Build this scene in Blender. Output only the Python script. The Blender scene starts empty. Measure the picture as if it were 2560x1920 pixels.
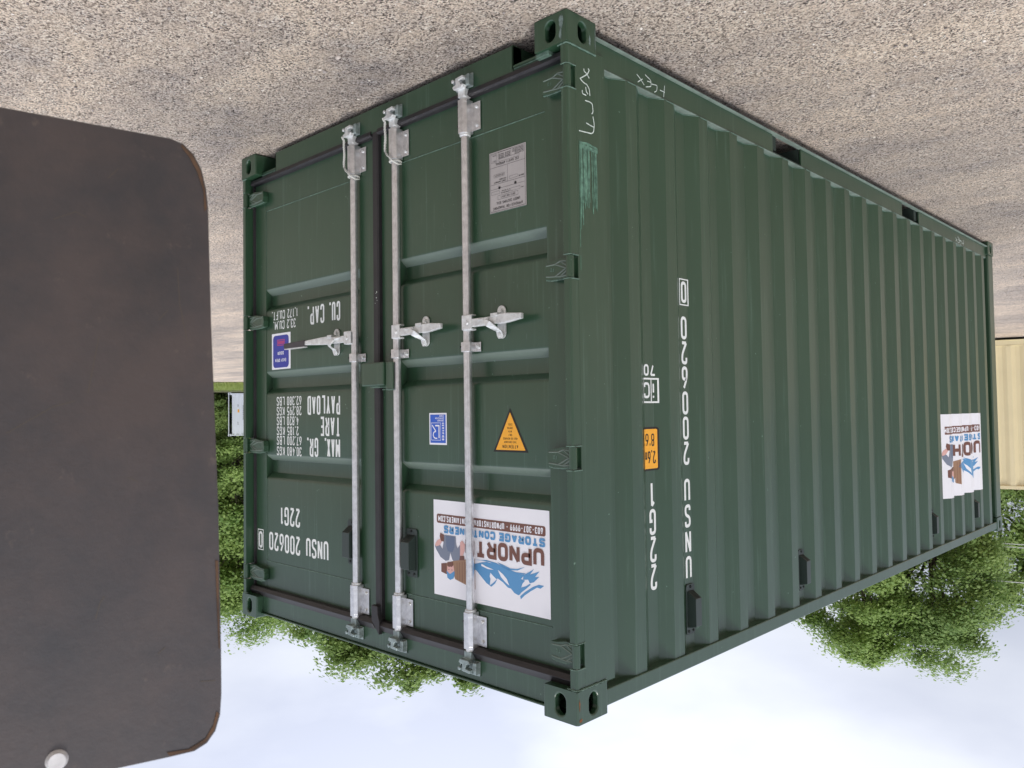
import bpy, bmesh, math, random
import numpy as np
from mathutils import Vector, Matrix, noise
from mathutils.geometry import tessellate_polygon
PI = math.pi
R = math.radians
scene = bpy.context.scene
COL = scene.collection

# ------------------------------------------------------------------ camera, sky, sun, exposure
cd = bpy.data.cameras.new("camera")
cam = bpy.data.objects.new("camera", cd)
COL.objects.link(cam)
cd.sensor_fit = 'HORIZONTAL'; cd.sensor_width = 36.0; cd.lens = 28.0456
cam.rotation_mode = 'XYZ'
cam.location = (-1.82702, -2.21915, 1.47176)
cam.rotation_euler = (-1.53608, -0.01356, 2.37688)      # the photographer held the camera upside down
cd.clip_start = 0.05; cd.clip_end = 2000
cd.dof.use_dof = True; cd.dof.focus_distance = 3.6; cd.dof.aperture_fstop = 12.0
scene.camera = cam

world = bpy.data.worlds.new("World"); scene.world = world; world.use_nodes = True
nt = world.node_tree; nt.nodes.clear()
def N(nt, t, **kw):
    n = nt.nodes.new(t)
    for k, v in kw.items(): setattr(n, k, v)
    return n
SUN_EL, SUN_AZ = R(58), R(205)
wo = N(nt, 'ShaderNodeOutputWorld')
sky = N(nt, 'ShaderNodeTexSky', sky_type='NISHITA', sun_disc=False, sun_elevation=SUN_EL, sun_rotation=R(90) - SUN_AZ)
bg1 = N(nt, 'ShaderNodeBackground'); bg1.inputs[1].default_value = 0.12
nt.links.new(sky.outputs[0], bg1.inputs[0])
tc = N(nt, 'ShaderNodeTexCoord')
mp = N(nt, 'ShaderNodeMapping'); mp.inputs['Scale'].default_value = (1.4, 1.4, 3.4); mp.inputs['Location'].default_value = (0.35, 0.1, 0.2)
nz = N(nt, 'ShaderNodeTexNoise'); nz.inputs['Scale'].default_value = 1.9; nz.inputs['Detail'].default_value = 6; nz.inputs['Roughness'].default_value = 0.45
nt.links.new(tc.outputs['Generated'], mp.inputs[0]); nt.links.new(mp.outputs[0], nz.inputs['Vector'])
cr = N(nt, 'ShaderNodeValToRGB')
cr.color_ramp.elements[0].position = 0.38; cr.color_ramp.elements[0].color = (0.54, 0.57, 0.68, 1)
cr.color_ramp.elements[1].position = 0.62; cr.color_ramp.elements[1].color = (.76, .785, .86, 1)
nt.links.new(nz.outputs[0], cr.inputs[0])
bg2 = N(nt, 'ShaderNodeBackground')
sx = N(nt, 'ShaderNodeSeparateXYZ'); nt.links.new(tc.outputs['Generated'], sx.inputs[0])
ov = N(nt, 'ShaderNodeMapRange'); ov.inputs['From Min'].default_value = 0; ov.inputs['From Max'].default_value = 1; ov.inputs['To Min'].default_value = 0.62; ov.inputs['To Max'].default_value = 2.7
nt.links.new(sx.outputs['Z'], ov.inputs[0])
dp = N(nt, 'ShaderNodeVectorMath', operation='DOT_PRODUCT'); nt.links.new(tc.outputs['Generated'], dp.inputs[0]); dp.inputs[1].default_value = (.644, .668, .374)
thin = N(nt, 'ShaderNodeMapRange', interpolation_type='SMOOTHSTEP'); thin.inputs['From Min'].default_value = .88; thin.inputs['To Min'].default_value = .90; thin.inputs['To Max'].default_value = 1.06
nt.links.new(dp.outputs['Value'], thin.inputs[0]); mu = N(nt, 'ShaderNodeMath', operation='MULTIPLY')
nt.links.new(ov.outputs[0], mu.inputs[0]); nt.links.new(thin.outputs[0], mu.inputs[1]); nt.links.new(mu.outputs[0], bg2.inputs[1])   # thinner cloud       # an overcast sky is about three times brighter overhead
nt.links.new(cr.outputs[0], bg2.inputs[0])
mx = N(nt, 'ShaderNodeMixShader'); mx.inputs[0].default_value = 0.88
nt.links.new(bg1.outputs[0], mx.inputs[1]); nt.links.new(bg2.outputs[0], mx.inputs[2]); nt.links.new(mx.outputs[0], wo.inputs[0])

sd = bpy.data.lights.new("sun", 'SUN'); sd.energy = 1.4; sd.angle = R(16); sd.color = (1.0, 0.96, 0.9)
sun = bpy.data.objects.new("sun", sd); COL.objects.link(sun)
sun.rotation_euler = (PI/2 - SUN_EL, 0, SUN_AZ + PI/2)
scene.view_settings.view_transform = 'Standard'; scene.view_settings.look = 'None'
scene.view_settings.exposure = 0.12; scene.view_settings.gamma = 1.0

# ------------------------------------------------------------------ materials
def mat(name, col, rough=0.5, metal=0.0, spec=0.5, vary=0.0, vscale=3.0, bump=0.0, bscale=60.0, col2=None, detail=4, trans=0):
    m = bpy.data.materials.new(name); m.use_nodes = True
    t = m.node_tree; b = t.nodes['Principled BSDF']
    b.inputs['Base Color'].default_value = (*col, 1); b.inputs['Roughness'].default_value = rough
    b.inputs['Metallic'].default_value = metal; b.inputs['Specular IOR Level'].default_value = spec
    if vary or col2 or bump:
        co = N(t, 'ShaderNodeTexCoord')
    if vary or col2:
        n = N(t, 'ShaderNodeTexNoise'); n.inputs['Scale'].default_value = vscale; n.inputs['Detail'].default_value = detail; n.inputs['Roughness'].default_value = .6
        t.links.new(co.outputs['Object'], n.inputs['Vector'])
        r = N(t, 'ShaderNodeValToRGB'); r.color_ramp.elements[0].position = .3; r.color_ramp.elements[1].position = .7
        c2 = col2 or tuple(c*(1+vary) for c in col)
        c1 = col if col2 else tuple(c*(1-vary) for c in col)
        r.color_ramp.elements[0].color = (*c1, 1); r.color_ramp.elements[1].color = (*c2, 1)
        t.links.new(n.outputs[0], r.inputs[0]); t.links.new(r.outputs[0], b.inputs['Base Color'])
        rr = N(t, 'ShaderNodeMapRange'); rr.inputs['To Min'].default_value = rough*.85; rr.inputs['To Max'].default_value = min(1, rough*1.2)
        t.links.new(n.outputs[0], rr.inputs[0]); t.links.new(rr.outputs[0], b.inputs['Roughness'])
    if bump:
        n2 = N(t, 'ShaderNodeTexNoise'); n2.inputs['Scale'].default_value = bscale; n2.inputs['Detail'].default_value = 3
        t.links.new(co.outputs['Object'], n2.inputs['Vector'])
        bp = N(t, 'ShaderNodeBump'); bp.inputs['Strength'].default_value = bump; bp.inputs['Distance'].default_value = .01
        t.links.new(n2.outputs[0], bp.inputs['Height']); t.links.new(bp.outputs[0], b.inputs['Normal'])
    return m

def paint(name, col, rough=.42, scuff=(.16, .26, .2), spec=.5):
    """factory sprayed container paint: faint mottling, slow waviness, dust streaks and a few rub marks"""
    m = bpy.data.materials.new(name); m.use_nodes = True
    t = m.node_tree; b = t.nodes['Principled BSDF']; L = t.links.new
    co = N(t, 'ShaderNodeTexCoord')
    n = N(t, 'ShaderNodeTexNoise'); n.inputs['Scale'].default_value = 1.6; n.inputs['Detail'].default_value = 6; n.inputs['Roughness'].default_value = .6
    L(co.outputs['Object'], n.inputs['Vector'])
    ma = N(t, 'ShaderNodeMapping'); ma.inputs['Scale'].default_value = (60, 60, 1.6); L(co.outputs['Object'], ma.inputs[0])
    st = N(t, 'ShaderNodeTexNoise'); st.inputs['Scale'].default_value = 1.0; st.inputs['Detail'].default_value = 5; st.inputs['Roughness'].default_value = .7
    L(ma.outputs[0], st.inputs['Vector'])
    r1 = N(t, 'ShaderNodeMix', data_type='RGBA'); r1.inputs['A'].default_value = (*[c*.88 for c in col], 1); r1.inputs['B'].default_value = (*[c*1.14 for c in col], 1)
    L(n.outputs[0], r1.inputs['Factor'])
    r2 = N(t, 'ShaderNodeValToRGB'); r2.color_ramp.elements[0].position = .56; r2.color_ramp.elements[0].color = (0, 0, 0, 1)
    r2.color_ramp.elements[1].position = .80; r2.color_ramp.elements[1].color = (.32, .32, .32, 1); L(st.outputs[0], r2.inputs[0])
    m2 = N(t, 'ShaderNodeMix', data_type='RGBA'); L(r2.outputs[0], m2.inputs['Factor']); L(r1.outputs['Result'], m2.inputs['A']); m2.inputs['B'].default_value = (*scuff, 1)
    # specks
    sp = N(t, 'ShaderNodeTexNoise'); sp.inputs['Scale'].default_value = 55; sp.inputs['Detail'].default_value = 2; L(co.outputs['Object'], sp.inputs['Vector'])
    r3 = N(t, 'ShaderNodeValToRGB'); r3.color_ramp.elements[0].position = .755; r3.color_ramp.elements[0].color = (0, 0, 0, 1)
    r3.color_ramp.elements[1].position = .80; r3.color_ramp.elements[1].color = (.6, .6, .6, 1); L(sp.outputs[0], r3.inputs[0])
    m3 = N(t, 'ShaderNodeMix', data_type='RGBA'); L(r3.outputs[0], m3.inputs['Factor']); L(m2.outputs['Result'], m3.inputs['A']); m3.inputs['B'].default_value = (*[c*1.3 for c in scuff], 1)
    L(m3.outputs['Result'], b.inputs['Base Color'])
    rr = N(t, 'ShaderNodeMapRange'); rr.inputs['To Min'].default_value = rough - .06; rr.inputs['To Max'].default_value = rough + .12
    L(n.outputs[0], rr.inputs[0]); L(rr.outputs[0], b.inputs['Roughness'])
    w = N(t, 'ShaderNodeTexNoise'); w.inputs['Scale'].default_value = 5; w.inputs['Detail'].default_value = 2; L(co.outputs['Object'], w.inputs['Vector'])
    op = N(t, 'ShaderNodeTexNoise'); op.inputs['Scale'].default_value = 420; op.inputs['Detail'].default_value = 1; L(co.outputs['Object'], op.inputs['Vector'])
    b1 = N(t, 'ShaderNodeBump'); b1.inputs['Strength'].default_value = .35; b1.inputs['Distance'].default_value = .006; L(w.outputs[0], b1.inputs['Height'])
    b.inputs['Specular IOR Level'].default_value = spec
    b2 = N(t, 'ShaderNodeBump'); b2.inputs['Strength'].default_value = .12; b2.inputs['Distance'].default_value = .0006; L(op.outputs[0], b2.inputs['Height']); L(b1.outputs[0], b2.inputs['Normal'])
    L(b2.outputs[0], b.inputs['Normal'])
    return m

GREEN = paint('green_paint', (.022, .060, .030), .28, spec=.85)
GREEN_LIT = paint('sky_lit_paint', (.11, .15, .12), .45, spec=.7)  # green lightened to put sky light into groove slopes and hinge ribs
DUSTY_LIT = mat('dusty_lit_green', (.155, .20, .165), .7, vary=.25, vscale=14, bump=.2, bscale=120)  # dusty tone, lightened further for the sky light on flange and ledge
TREAD = mat('scuffed_pocket_steel', (.13, .12, .11), .7, vary=.5, vscale=30)
GREEN_WELD = mat('weld_paint', (.10, .165, .125), .5, vary=.3, vscale=40, bump=.5, bscale=160)
GREEN_DARK = mat('shaded_green', (.02, .035, .027), .7)  # green darkened: shade of pockets and underframe put into the colour
GALV = mat('galvanised_steel', (.72, .72, .73), .30, .85, vary=.16, vscale=38, bump=.08, bscale=60)
ZINC = mat('cast_zinc', (.70, .71, .70), .42, .45, vary=.18, vscale=30, bump=.25, bscale=90)
GALV_CAM = mat('dull_galvanised', (.30, .36, .35), .45, .6, vary=.3, vscale=30, bump=.3, bscale=90)
RUBBER = mat('black_rubber', (.019, .017, .019), .45, vary=.3, vscale=20)
BLACK = mat('black_plastic', (.015, .015, .016), .5)
GRIP = mat('worn_grip', (.06, .052, .055), .6, vary=.2, vscale=30)
VENTG = mat('vent_plastic', (.028, .042, .037), .38)
VENTG2 = mat('vent_grille', (.006, .009, .008), .6)
WHITE = mat('white_marking', (.80, .83, .81), .5, vary=.03, vscale=6)
CHALK = mat('white_chalk', (.62, .70, .64), .9, vary=.2, vscale=90)
TEAL = mat('touch_up_primer', (.11, .22, .155), .75, vary=.4, vscale=50)
FILM = mat('white_vinyl', (.86, .86, .90), .4, vary=.02, vscale=4)
BROWN = mat('brown_vinyl', (.175, .075, .055), .45)
BLUE = mat('sky_blue_vinyl', (.10, .30, .56), .45)
NAVY = mat('navy_vinyl', (.035, .045, .33), .4)
ROYAL = mat('royal_vinyl', (.035, .12, .56), .4)
YELLOW = mat('amber_vinyl', (.90, .42, .035), .45)
INK = mat('black_ink', (.014, .012, .011), .5)
RED = mat('red_ink', (.62, .06, .14), .5)
TAN = mat('tan_vinyl', (.34, .20, .12), .5)
SKIN = mat('pink_vinyl', (.72, .42, .38), .5)
DENIM = mat('denim_vinyl', (.20, .23, .30), .5)
PLATE = mat('aluminium_plate', (.44, .41, .395), .55, .1, vary=.06, vscale=12)
ROPE = mat('white_rope', (.60, .60, .55), .85)
RUST = mat('rust_patch', (.22, .085, .03), .85, vary=.4, vscale=60)
BARE = mat('rubbed_paint', (.15, .20, .18), .6, vary=.35, vscale=80)

# ------------------------------------------------------------------ mesh helper
class MB:
    def __init__(s): s.v = []; s.f = []; s.m = []; s.mats = []; s.cur = 0
    def mat(s, m):
        if m not in s.mats: s.mats.append(m)
        s.cur = s.mats.index(m); return s
    def face(s, idx): s.f.append(tuple(idx)); s.m.append(s.cur)
    def add(s, vs, fs):
        s.chunks = getattr(s, 'chunks', []); s.chunks.append((list(map(tuple, vs)), list(fs), s.cur)); o = len(s.v); s.v += [tuple(p) for p in vs]
        for f in fs: s.face([o+i for i in f])
        return s
    def box(s, x0, x1, y0, y1, z0, z1):
        return s.add([(x0,y0,z0),(x1,y0,z0),(x1,y1,z0),(x0,y1,z0),(x0,y0,z1),(x1,y0,z1),(x1,y1,z1),(x0,y1,z1)],
                     [(0,3,2,1),(4,5,6,7),(0,1,5,4),(1,2,6,5),(2,3,7,6),(3,0,4,7)])
    def prism(s, poly, a, b, ax='z'):
        """poly is a list of 2-D points; extruded along axis ax from a to b (convex or not)"""
        f = {'z': lambda p, t: (p[0], p[1], t), 'x': lambda p, t: (t, p[0], p[1]), 'y': lambda p, t: (p[0], t, p[1])}[ax]
        n = len(poly); vs = [f(p, a) for p in poly] + [f(p, b) for p in poly]
        fs = [(i, (i+1) % n, n+(i+1) % n, n+i) for i in range(n)]
        for tri in tessellate_polygon([[Vector((p[0], p[1], 0)) for p in poly]]):
            fs.append(tuple(tri)); fs.append(tuple(n+i for i in reversed(tri)))
        return s.add(vs, fs)
    def cyl(s, a, b, r, n=16, r2=None, cap=True):
        a, b = Vector(a), Vector(b); r2 = r if r2 is None else r2
        d = (b-a).normalized(); u = d.orthogonal().normalized(); w = d.cross(u)
        vs = [a + (u*math.cos(2*PI*i/n) + w*math.sin(2*PI*i/n))*r for i in range(n)] + [b + (u*math.cos(2*PI*i/n) + w*math.sin(2*PI*i/n))*r2 for i in range(n)]
        fs = [(i, (i+1) % n, n+(i+1) % n, n+i) for i in range(n)]
        if cap: fs += [tuple(range(n-1, -1, -1)), tuple(range(n, 2*n))]
        return s.add(vs, fs)
    def tube(s, pts, r, n=8):
        pts = [Vector(p) for p in pts]; rings = []; up = None
        for i, p in enumerate(pts):
            d = (pts[min(i+1, len(pts)-1)] - pts[max(i-1, 0)]).normalized()
            up = d.orthogonal().normalized() if up is None else (up - d*up.dot(d)).normalized()
            w = d.cross(up); rr = r[i] if isinstance(r, (list, tuple)) else r
            rings.append([p + (up*math.cos(2*PI*k/n) + w*math.sin(2*PI*k/n))*rr for k in range(n)])
        vs = [q for ring in rings for q in ring]; fs = []
        for i in range(len(rings)-1):
            for k in range(n): fs.append((i*n+k, i*n+(k+1) % n, (i+1)*n+(k+1) % n, (i+1)*n+k))
        fs += [tuple(range(n-1, -1, -1)), tuple((len(rings)-1)*n+k for k in range(n))]
        return s.add(vs, fs)
    def each(s, name, m=None, parent=None, **k):
        """every piece an object of its own"""
        r = None
        for vs, fs, cur in s.chunks:
            q = MB(); q.v = vs; q.f = [tuple(f) for f in fs]; q.m = [0]*len(fs); r = q.build(name, m, parent, **k)
        return r
    def build(s, name, m=None, parent=None, bevel=0, seg=2, smooth=False, weld=False, ang=40, solid=0, recalc=True):
        me = bpy.data.meshes.new(name); me.from_pydata(s.v, [], s.f)
        mats = s.mats or [m]
        for q in mats: me.materials.append(q)
        if s.mats: me.polygons.foreach_set('material_index', s.m)
        bm = bmesh.new(); bm.from_mesh(me)
        if weld: bmesh.ops.remove_doubles(bm, verts=bm.verts, dist=1e-5)
        if recalc: bmesh.ops.recalc_face_normals(bm, faces=bm.faces)
        bm.to_mesh(me); bm.free()
        if smooth:
            me.polygons.foreach_set('use_smooth', [True]*len(me.polygons))
            me.set_sharp_from_angle(angle=R(ang))
        me.update()
        o = bpy.data.objects.new(name, me); COL.objects.link(o)
        if parent: o.parent = parent
        if solid:
            q = o.modifiers.new('solid', 'SOLIDIFY'); q.thickness = solid; q.offset = 0
        if bevel:
            q = o.modifiers.new('bevel', 'BEVEL'); q.width = bevel; q.segments = seg; q.limit_method = 'ANGLE'; q.angle_limit = R(50); q.harden_normals = False
        return o
def empty(name, loc, rz=0, label=None, cat=None, group=None):
    o = bpy.data.objects.new(name, None); COL.objects.link(o); o.location = loc; o.rotation_euler = (0, 0, rz); o.empty_display_size = .3
    tag(o, label, cat, group); return o
def tag(o, label=None, cat=None, group=None, kind=None):
    if label: o['label'] = label
    if cat: o['category'] = cat
    if group: o['group'] = group
    if kind: o['kind'] = kind
    return o
def copy_tree(o, parent=None):
    c = o.copy(); COL.objects.link(c)
    if parent: c.parent = parent
    for ch in o.children: copy_tree(ch, c)
    return c
def roundrect(x0, x1, y0, y1, r, n=5):
    p = []
    for cx, cy, a in ((x1-r, y1-r, 0), (x0+r, y1-r, 90), (x0+r, y0+r, 180), (x1-r, y0+r, 270)):
        for i in range(n+1):
            t = R(a + 90*i/n); p.append((cx+r*math.cos(t), cy+r*math.sin(t)))
    return p

# ------------------------------------------------------------------ stroke lettering
r_ = 1
GL = {
'0': [('c', [(0,0,1),(1,0,1),(1,1,1),(0,1,1)])], '1': [('o', [(.15,.84),(.6,1),(.6,0)])],
'2': [('o', [(0,.74),(0,1,1),(1,1,1),(1,.58,1),(0,0),(1,0)])],
'3': [('o', [(0,.8),(0,1,1),(1,1,1),(1,.53,1),(.35,.53)]), ('o', [(.4,.53),(1,.53,1),(1,0,1),(0,0,1),(0,.22)])],
'4': [('o', [(.6,1),(0,.27),(1,.27)]), ('o', [(.75,0),(.75,.6)])],
'5': [('o', [(1,1),(.05,1),(.05,.58),(1,.62,1),(1,0,1),(0,0,1),(0,.2)])],
'6': [('o', [(.72,1),(0,.5,1),(0,0,1),(1,0,1),(1,.56,1),(.12,.56)])], '7': [('o', [(0,1),(1,1),(.35,0)])],
'8': [('c', [(0,0,1),(1,0,1),(1,.53,1),(0,.53,1)]), ('c', [(.06,.53,1),(.94,.53,1),(.94,1,1),(.06,1,1)])],
'9': [('o', [(.28,0),(1,.5,1),(1,1,1),(0,1,1),(0,.44,1),(.88,.44)])],
'A': [('o', [(0,0),(.5,1),(1,0)]), ('o', [(.2,.28),(.8,.28)])],
'B': [('c', [(0,0),(1,0,1),(1,.53,1),(0,.53)]), ('c', [(0,.53),(.92,.53,1),(.92,1,1),(0,1)])],
'C': [('o', [(1,.74),(1,1,1),(0,1,1),(0,0,1),(1,0,1),(1,.26)])], 'D': [('c', [(0,0),(1,0,1),(1,1,1),(0,1)])],
'E': [('o', [(1,1),(0,1),(0,0),(1,0)]), ('o', [(0,.52),(.85,.52)])], 'F': [('o', [(1,1),(0,1),(0,0)]), ('o', [(0,.5),(.85,.5)])],
'G': [('o', [(1,.76),(1,1,1),(0,1,1),(0,0,1),(1,0,1),(1,.46),(.55,.46)])], 'H': [('o', [(0,0),(0,1)]), ('o', [(1,0),(1,1)]), ('o', [(0,.5),(1,.5)])],
'I': [('o', [(.5,0),(.5,1)])], 'K': [('o', [(0,0),(0,1)]), ('o', [(1,1),(.05,.45)]), ('o', [(.25,.62),(1,0)])],
'L': [('o', [(0,1),(0,0),(1,0)])], 'M': [('o', [(0,0),(0,1),(.5,.3),(1,1),(1,0)])], 'N': [('o', [(0,0),(0,1),(1,0),(1,1)])],
'P': [('o', [(0,0),(0,1),(1,1,1),(1,.46,1),(0,.46)])], 'R': [('o', [(0,0),(0,1),(1,1,1),(1,.48,1),(0,.48)]), ('o', [(.5,.48),(1,0)])],
'S': [('o', [(1,.78),(1,1,1),(0,1,1),(0,.56,1),(1,.45,1),(1,0,1),(0,0,1),(0,.22)])], 'T': [('o', [(0,1),(1,1)]), ('o', [(.5,1),(.5,0)])],
'U': [('o', [(0,1),(0,0,1),(1,0,1),(1,1)])], 'V': [('o', [(0,1),(.5,0),(1,1)])], 'W': [('o', [(0,1),(.25,0),(.5,.7),(.75,0),(1,1)])],
'X': [('o', [(0,0),(1,1)]), ('o', [(0,1),(1,0)])], 'Y': [('o', [(0,1),(.5,.45),(1,1)]), ('o', [(.5,.45),(.5,0)])],
'.': [('o', [(.3,.0),(.3,.05)])], ',': [('o', [(.4,.05),(.2,-.15)])], '-': [('o', [(.15,.45),(.85,.45)])], "'": [('o', [(.4,1),(.4,.8)])],
'"': [('o', [(.25,1),(.25,.8)]), ('o', [(.65,1),(.65,.8)])], 'm': [('o', [(0,0),(0,.6),(.5,.6,1),(.5,0)]), ('o', [(.5,.5),(.55,.6),(1,.6,1),(1,0)])],
'i': [('o', [(.5,0),(.5,.62)]), ('o', [(.5,.84),(.5,.98)])], 'c': [('o', [(1,.5),(1,.68,1),(0,.68,1),(0,0,1),(1,0,1),(1,.18)])],
'/': [('o', [(0,0),(1,1)])], '*': [('o', [(.5,.38),(.5,.62)])]}
GL['O'] = GL['0']; GL['Q'] = GL['0']; GL['J'] = GL['U']; GL['Z'] = [('o', [(0,1),(1,1),(0,0),(1,0)])]
NARROW = {'.': .35, ',': .4, "'": .45, '"': .6, 'I': .35, 'i': .35, '1': .7, ' ': .6, 'M': 1.35, 'W': 1.4, 'm': 1.3, '*': .5}

def ribbon(out, pts, t, closed, layer, rad=0):
    if not closed and len(pts) > 2:
        cut = [0]
        for i in range(1, len(pts)-1):
            a, b, c = (Vector(p[:2]) for p in pts[i-1:i+2])
            if (len(pts[i]) < 3 or not rad) and (b-a).length > 1e-9 and (c-b).length > 1e-9 and (b-a).normalized().dot((c-b).normalized()) < -.25: cut.append(i)
        cut.append(len(pts)-1)
        if len(cut) > 2:
            for k, (i, j) in enumerate(zip(cut[:-1], cut[1:])): ribbon1(out, pts[i:j+1], t, False, layer + k*.3, rad)
            return
    ribbon1(out, pts, t, closed, layer, rad)
def ribbon1(out, pts, t, closed, layer, rad=0):
    """flat stroke along 2-D pts -> list of (verts, faces, layer)"""
    P = []
    n = len(pts)
    for i, p in enumerate(pts):
        x, y = p[0], p[1]; rd = (p[2] if len(p) > 2 else 0)*rad
        if rd and (closed or 0 < i < n-1):
            a = Vector(pts[(i-1) % n][:2]); b = Vector((x, y)); c = Vector(pts[(i+1) % n][:2])
            d1, d2 = a-b, c-b; k = min(rd, d1.length*.5, d2.length*.5)
            q1, q2 = b + d1.normalized()*k, b + d2.normalized()*k
            for j in range(6):
                s = j/5; P.append(q1*(1-s)**2 + b*2*s*(1-s) + q2*s*s)
        else: P.append(Vector((x, y)))
    Q = [P[0]]
    for p in P[1:]:
        if (p-Q[-1]).length > 1e-7: Q.append(p)
    if closed and (Q[0]-Q[-1]).length < 1e-7: Q.pop()
    n = len(Q); L = []; Rr = []
    for i in range(n):
        a = Q[(i-1) % n] if closed or i > 0 else None; c = Q[(i+1) % n] if closed or i < n-1 else None
        b = Q[i]
        d1 = (b-a).normalized() if a is not None else (c-b).normalized()
        d2 = (c-b).normalized() if c is not None else d1
        m = (d1+d2); m = m.normalized() if m.length > 1e-4 else d1
        nn = Vector((-m.y, m.x)); n1 = Vector((-d1.y, d1.x)); k = min(1/max(nn.dot(n1), .35), 2.2)
        L.append(b + nn*t/2*k); Rr.append(b - nn*t/2*k)
    vs = L + Rr; fs = []
    for i in range(n if closed else n-1):
        j = (i+1) % n; fs.append((i, n+i, n+j, j))
    out.append(([(v.x, v.y) for v in vs], fs, layer))

def text2d(s, u, v, h, t, cw=.45, gap=.14, width=None, align='l', slant=0):
    """polys of text with cap height h, baseline at v; width fits the line to that length"""
    adv = [NARROW.get(c, 1)*cw*h for c in s]; g = gap*h
    W = sum(adv) + g*(len(s)-1); k = (width/W) if width else 1.0
    W *= k; x = u - (W if align == 'r' else W/2 if align == 'm' else 0)
    out = []
    for c, a in zip(s, adv):
        a *= k
        if c == '.': ribbon(out, [(x+a/2, v), (x+a/2, v+t*1.15)], t*1.1, False, 0)
        elif c != ' ':
            for q, (kind, pts) in enumerate(GL[c]):
                w_ = max(a - t, a*.12); hh = h - t
                P = [(x + (a-w_)/2 + p[0]*w_ + slant*p[1]*hh, v + t/2 + p[1]*hh, *(p[2:])) for p in pts]
                ribbon(out, P, t, kind == 'c', q, rad=min(w_*.55, hh*.3))
        x += a + g*k
    return out
def poly2d(pts, layer=0):
    tris = tessellate_polygon([[Vector((p[0], p[1], 0)) for p in pts]])
    return [(list(pts), [tuple(t) for t in tris], layer)]

class Decal:
    """flat printed art collected in 2-D, laid on a surface by a mapping (u,v,lift)->(x,y,z)"""
    def __init__(s, fmap, step=.0003, breaks=None): s.items = []; s.fmap = fmap; s.step = step; s.breaks = breaks; s.z = 0
    def put(s, polys, m, z=None):
        z = s.z if z is None else z
        for vs, fs, l in polys: s.items.append((vs, fs, m, z + l*.25))
        return s
    def up(s, k=1): s.z += k; return s
    def build(s, name, parent):
        mats = []; 
        for it in s.items:
            if it[2] not in mats: mats.append(it[2])
        bm = bmesh.new()
        for vs, fs, m, z in s.items:
            bv = [bm.verts.new((a, b, z)) for a, b in vs]
            for f in fs:
                if len(set(f)) < 3: continue
                try: bf = bm.faces.new([bv[i] for i in f]); bf.material_index = mats.index(m)
                except ValueError: pass
        if s.breaks:
            for b in s.breaks:
                bmesh.ops.bisect_plane(bm, geom=bm.verts[:]+bm.edges[:]+bm.faces[:], plane_co=(b, 0, 0), plane_no=(1, 0, 0), dist=1e-6)
        for v in bm.verts: v.co = Vector(s.fmap(v.co.x, v.co.y, .0006 + v.co.z*s.step))
        me = bpy.data.meshes.new(name); bm.to_mesh(me); bm.free()
        for m in mats: me.materials.append(m)
        o = bpy.data.objects.new(name, me); COL.objects.link(o); o.parent = parent
        return o

# ------------------------------------------------------------------ container pieces
PITCH, E0 = .2795, .450
XO, XI = .012, .048                    # outer and inner planes of the corrugated side
def profile(y, e0=E0, pitch=PITCH):
    """depth of the corrugated side sheet at y"""
    t = (y - e0) % pitch
    if t < .068: return XO + (XI-XO)*t/.068
    if t < .138: return XI
    if t < .206: return XI - (XI-XO)*(t-.138)/.068
    return XO
def prof_breaks(y0, y1, e0=E0, pitch=PITCH):
    r = []; k = -3
    while e0 + k*pitch < y1 + .3:
        for d in (0, .068, .138, .206):
            y = e0 + k*pitch + d
            if y0 < y < y1: r.append(y)
        k += 1
    return r
def casting_mb(cx, cy, cz, sx, sy, sz, H=.118):
    """hollow ISO corner casting: outer corner at (cx,cy,cz), body towards sx,sy,sz, oval apertures on both outer faces"""
    mb = MB(); W, D = .162, .178; n = 32
    def ring(face):
        w = W if face == 'y' else D
        cu, cv = w/2 + (0 if face == 'y' else .004), H/2
        oval = []; rect = []
        a_, b_ = .0255, .0385
        for i in range(n):
            t = 2*PI*(i+.5)/n
            c, s_ = math.cos(t), math.sin(t)
            # stadium outline
            ux = a_*c; vy = (b_-a_)*(1 if s_ > 0 else -1) + a_*s_
            oval.append((cu+ux, cv+vy))
            dx, dy = ux, vy
            k = min((w-cu if dx > 0 else cu)/max(abs(dx), 1e-9), (H-cv if dy > 0 else cv)/max(abs(dy), 1e-9))
            rect.append([cu+dx*k, cv+dy*k])
        for corner in ((0, 0), (w, 0), (w, H), (0, H)):
            j = min(range(n), key=lambda q: (rect[q][0]-corner[0])**2 + (rect[q][1]-corner[1])**2); rect[j] = list(corner)
        return oval, rect
    for face in 'yx':
        ov, rc = ring(face); th = .024
        if face == 'y': f = lambda p, d: (p[0], d, p[1])
        else: f = lambda p, d: (d, p[0], p[1])
        vs = [f(p, 0) for p in rc] + [f(p, 0) for p in ov] + [f(p, th) for p in ov]
        fs = [(i, (i+1) % n, n+(i+1) % n, n+i) for i in range(n)] + [(n+i, n+(i+1) % n, 2*n+(i+1) % n, 2*n+i) for i in range(n)]
        mb.add(vs, fs)
    mb.add([(0,0,0),(W,0,0),(W,D,0),(0,D,0)], [(0,1,2,3)])
    mb.add([(0,0,H),(W,0,H),(W,D,H),(0,D,H)], [(0,1,2,3)])
    mb.add([(W,0,0),(W,D,0),(W,D,H),(W,0,H)], [(0,1,2,3)])
    mb.add([(0,D,0),(W,D,0),(W,D,H),(0,D,H)], [(0,1,2,3)])
    mb.v = [(cx+sx*x, cy+sy*y, cz+sz*z) for x, y, z in mb.v]
    return mb
def side_sheet(L, z0, z1, xf, e0, y0, y1):
    ys = [y0] + prof_breaks(y0, y1, e0) + [y1]
    mb = MB(); n = len(ys)
    mb.add([(xf(profile(y, e0)), y, z0) for y in ys] + [(xf(profile(y, e0)), y, z1) for y in ys], [(i, i+1, n+i+1, n+i) for i in range(n-1)])
    return mb

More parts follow.
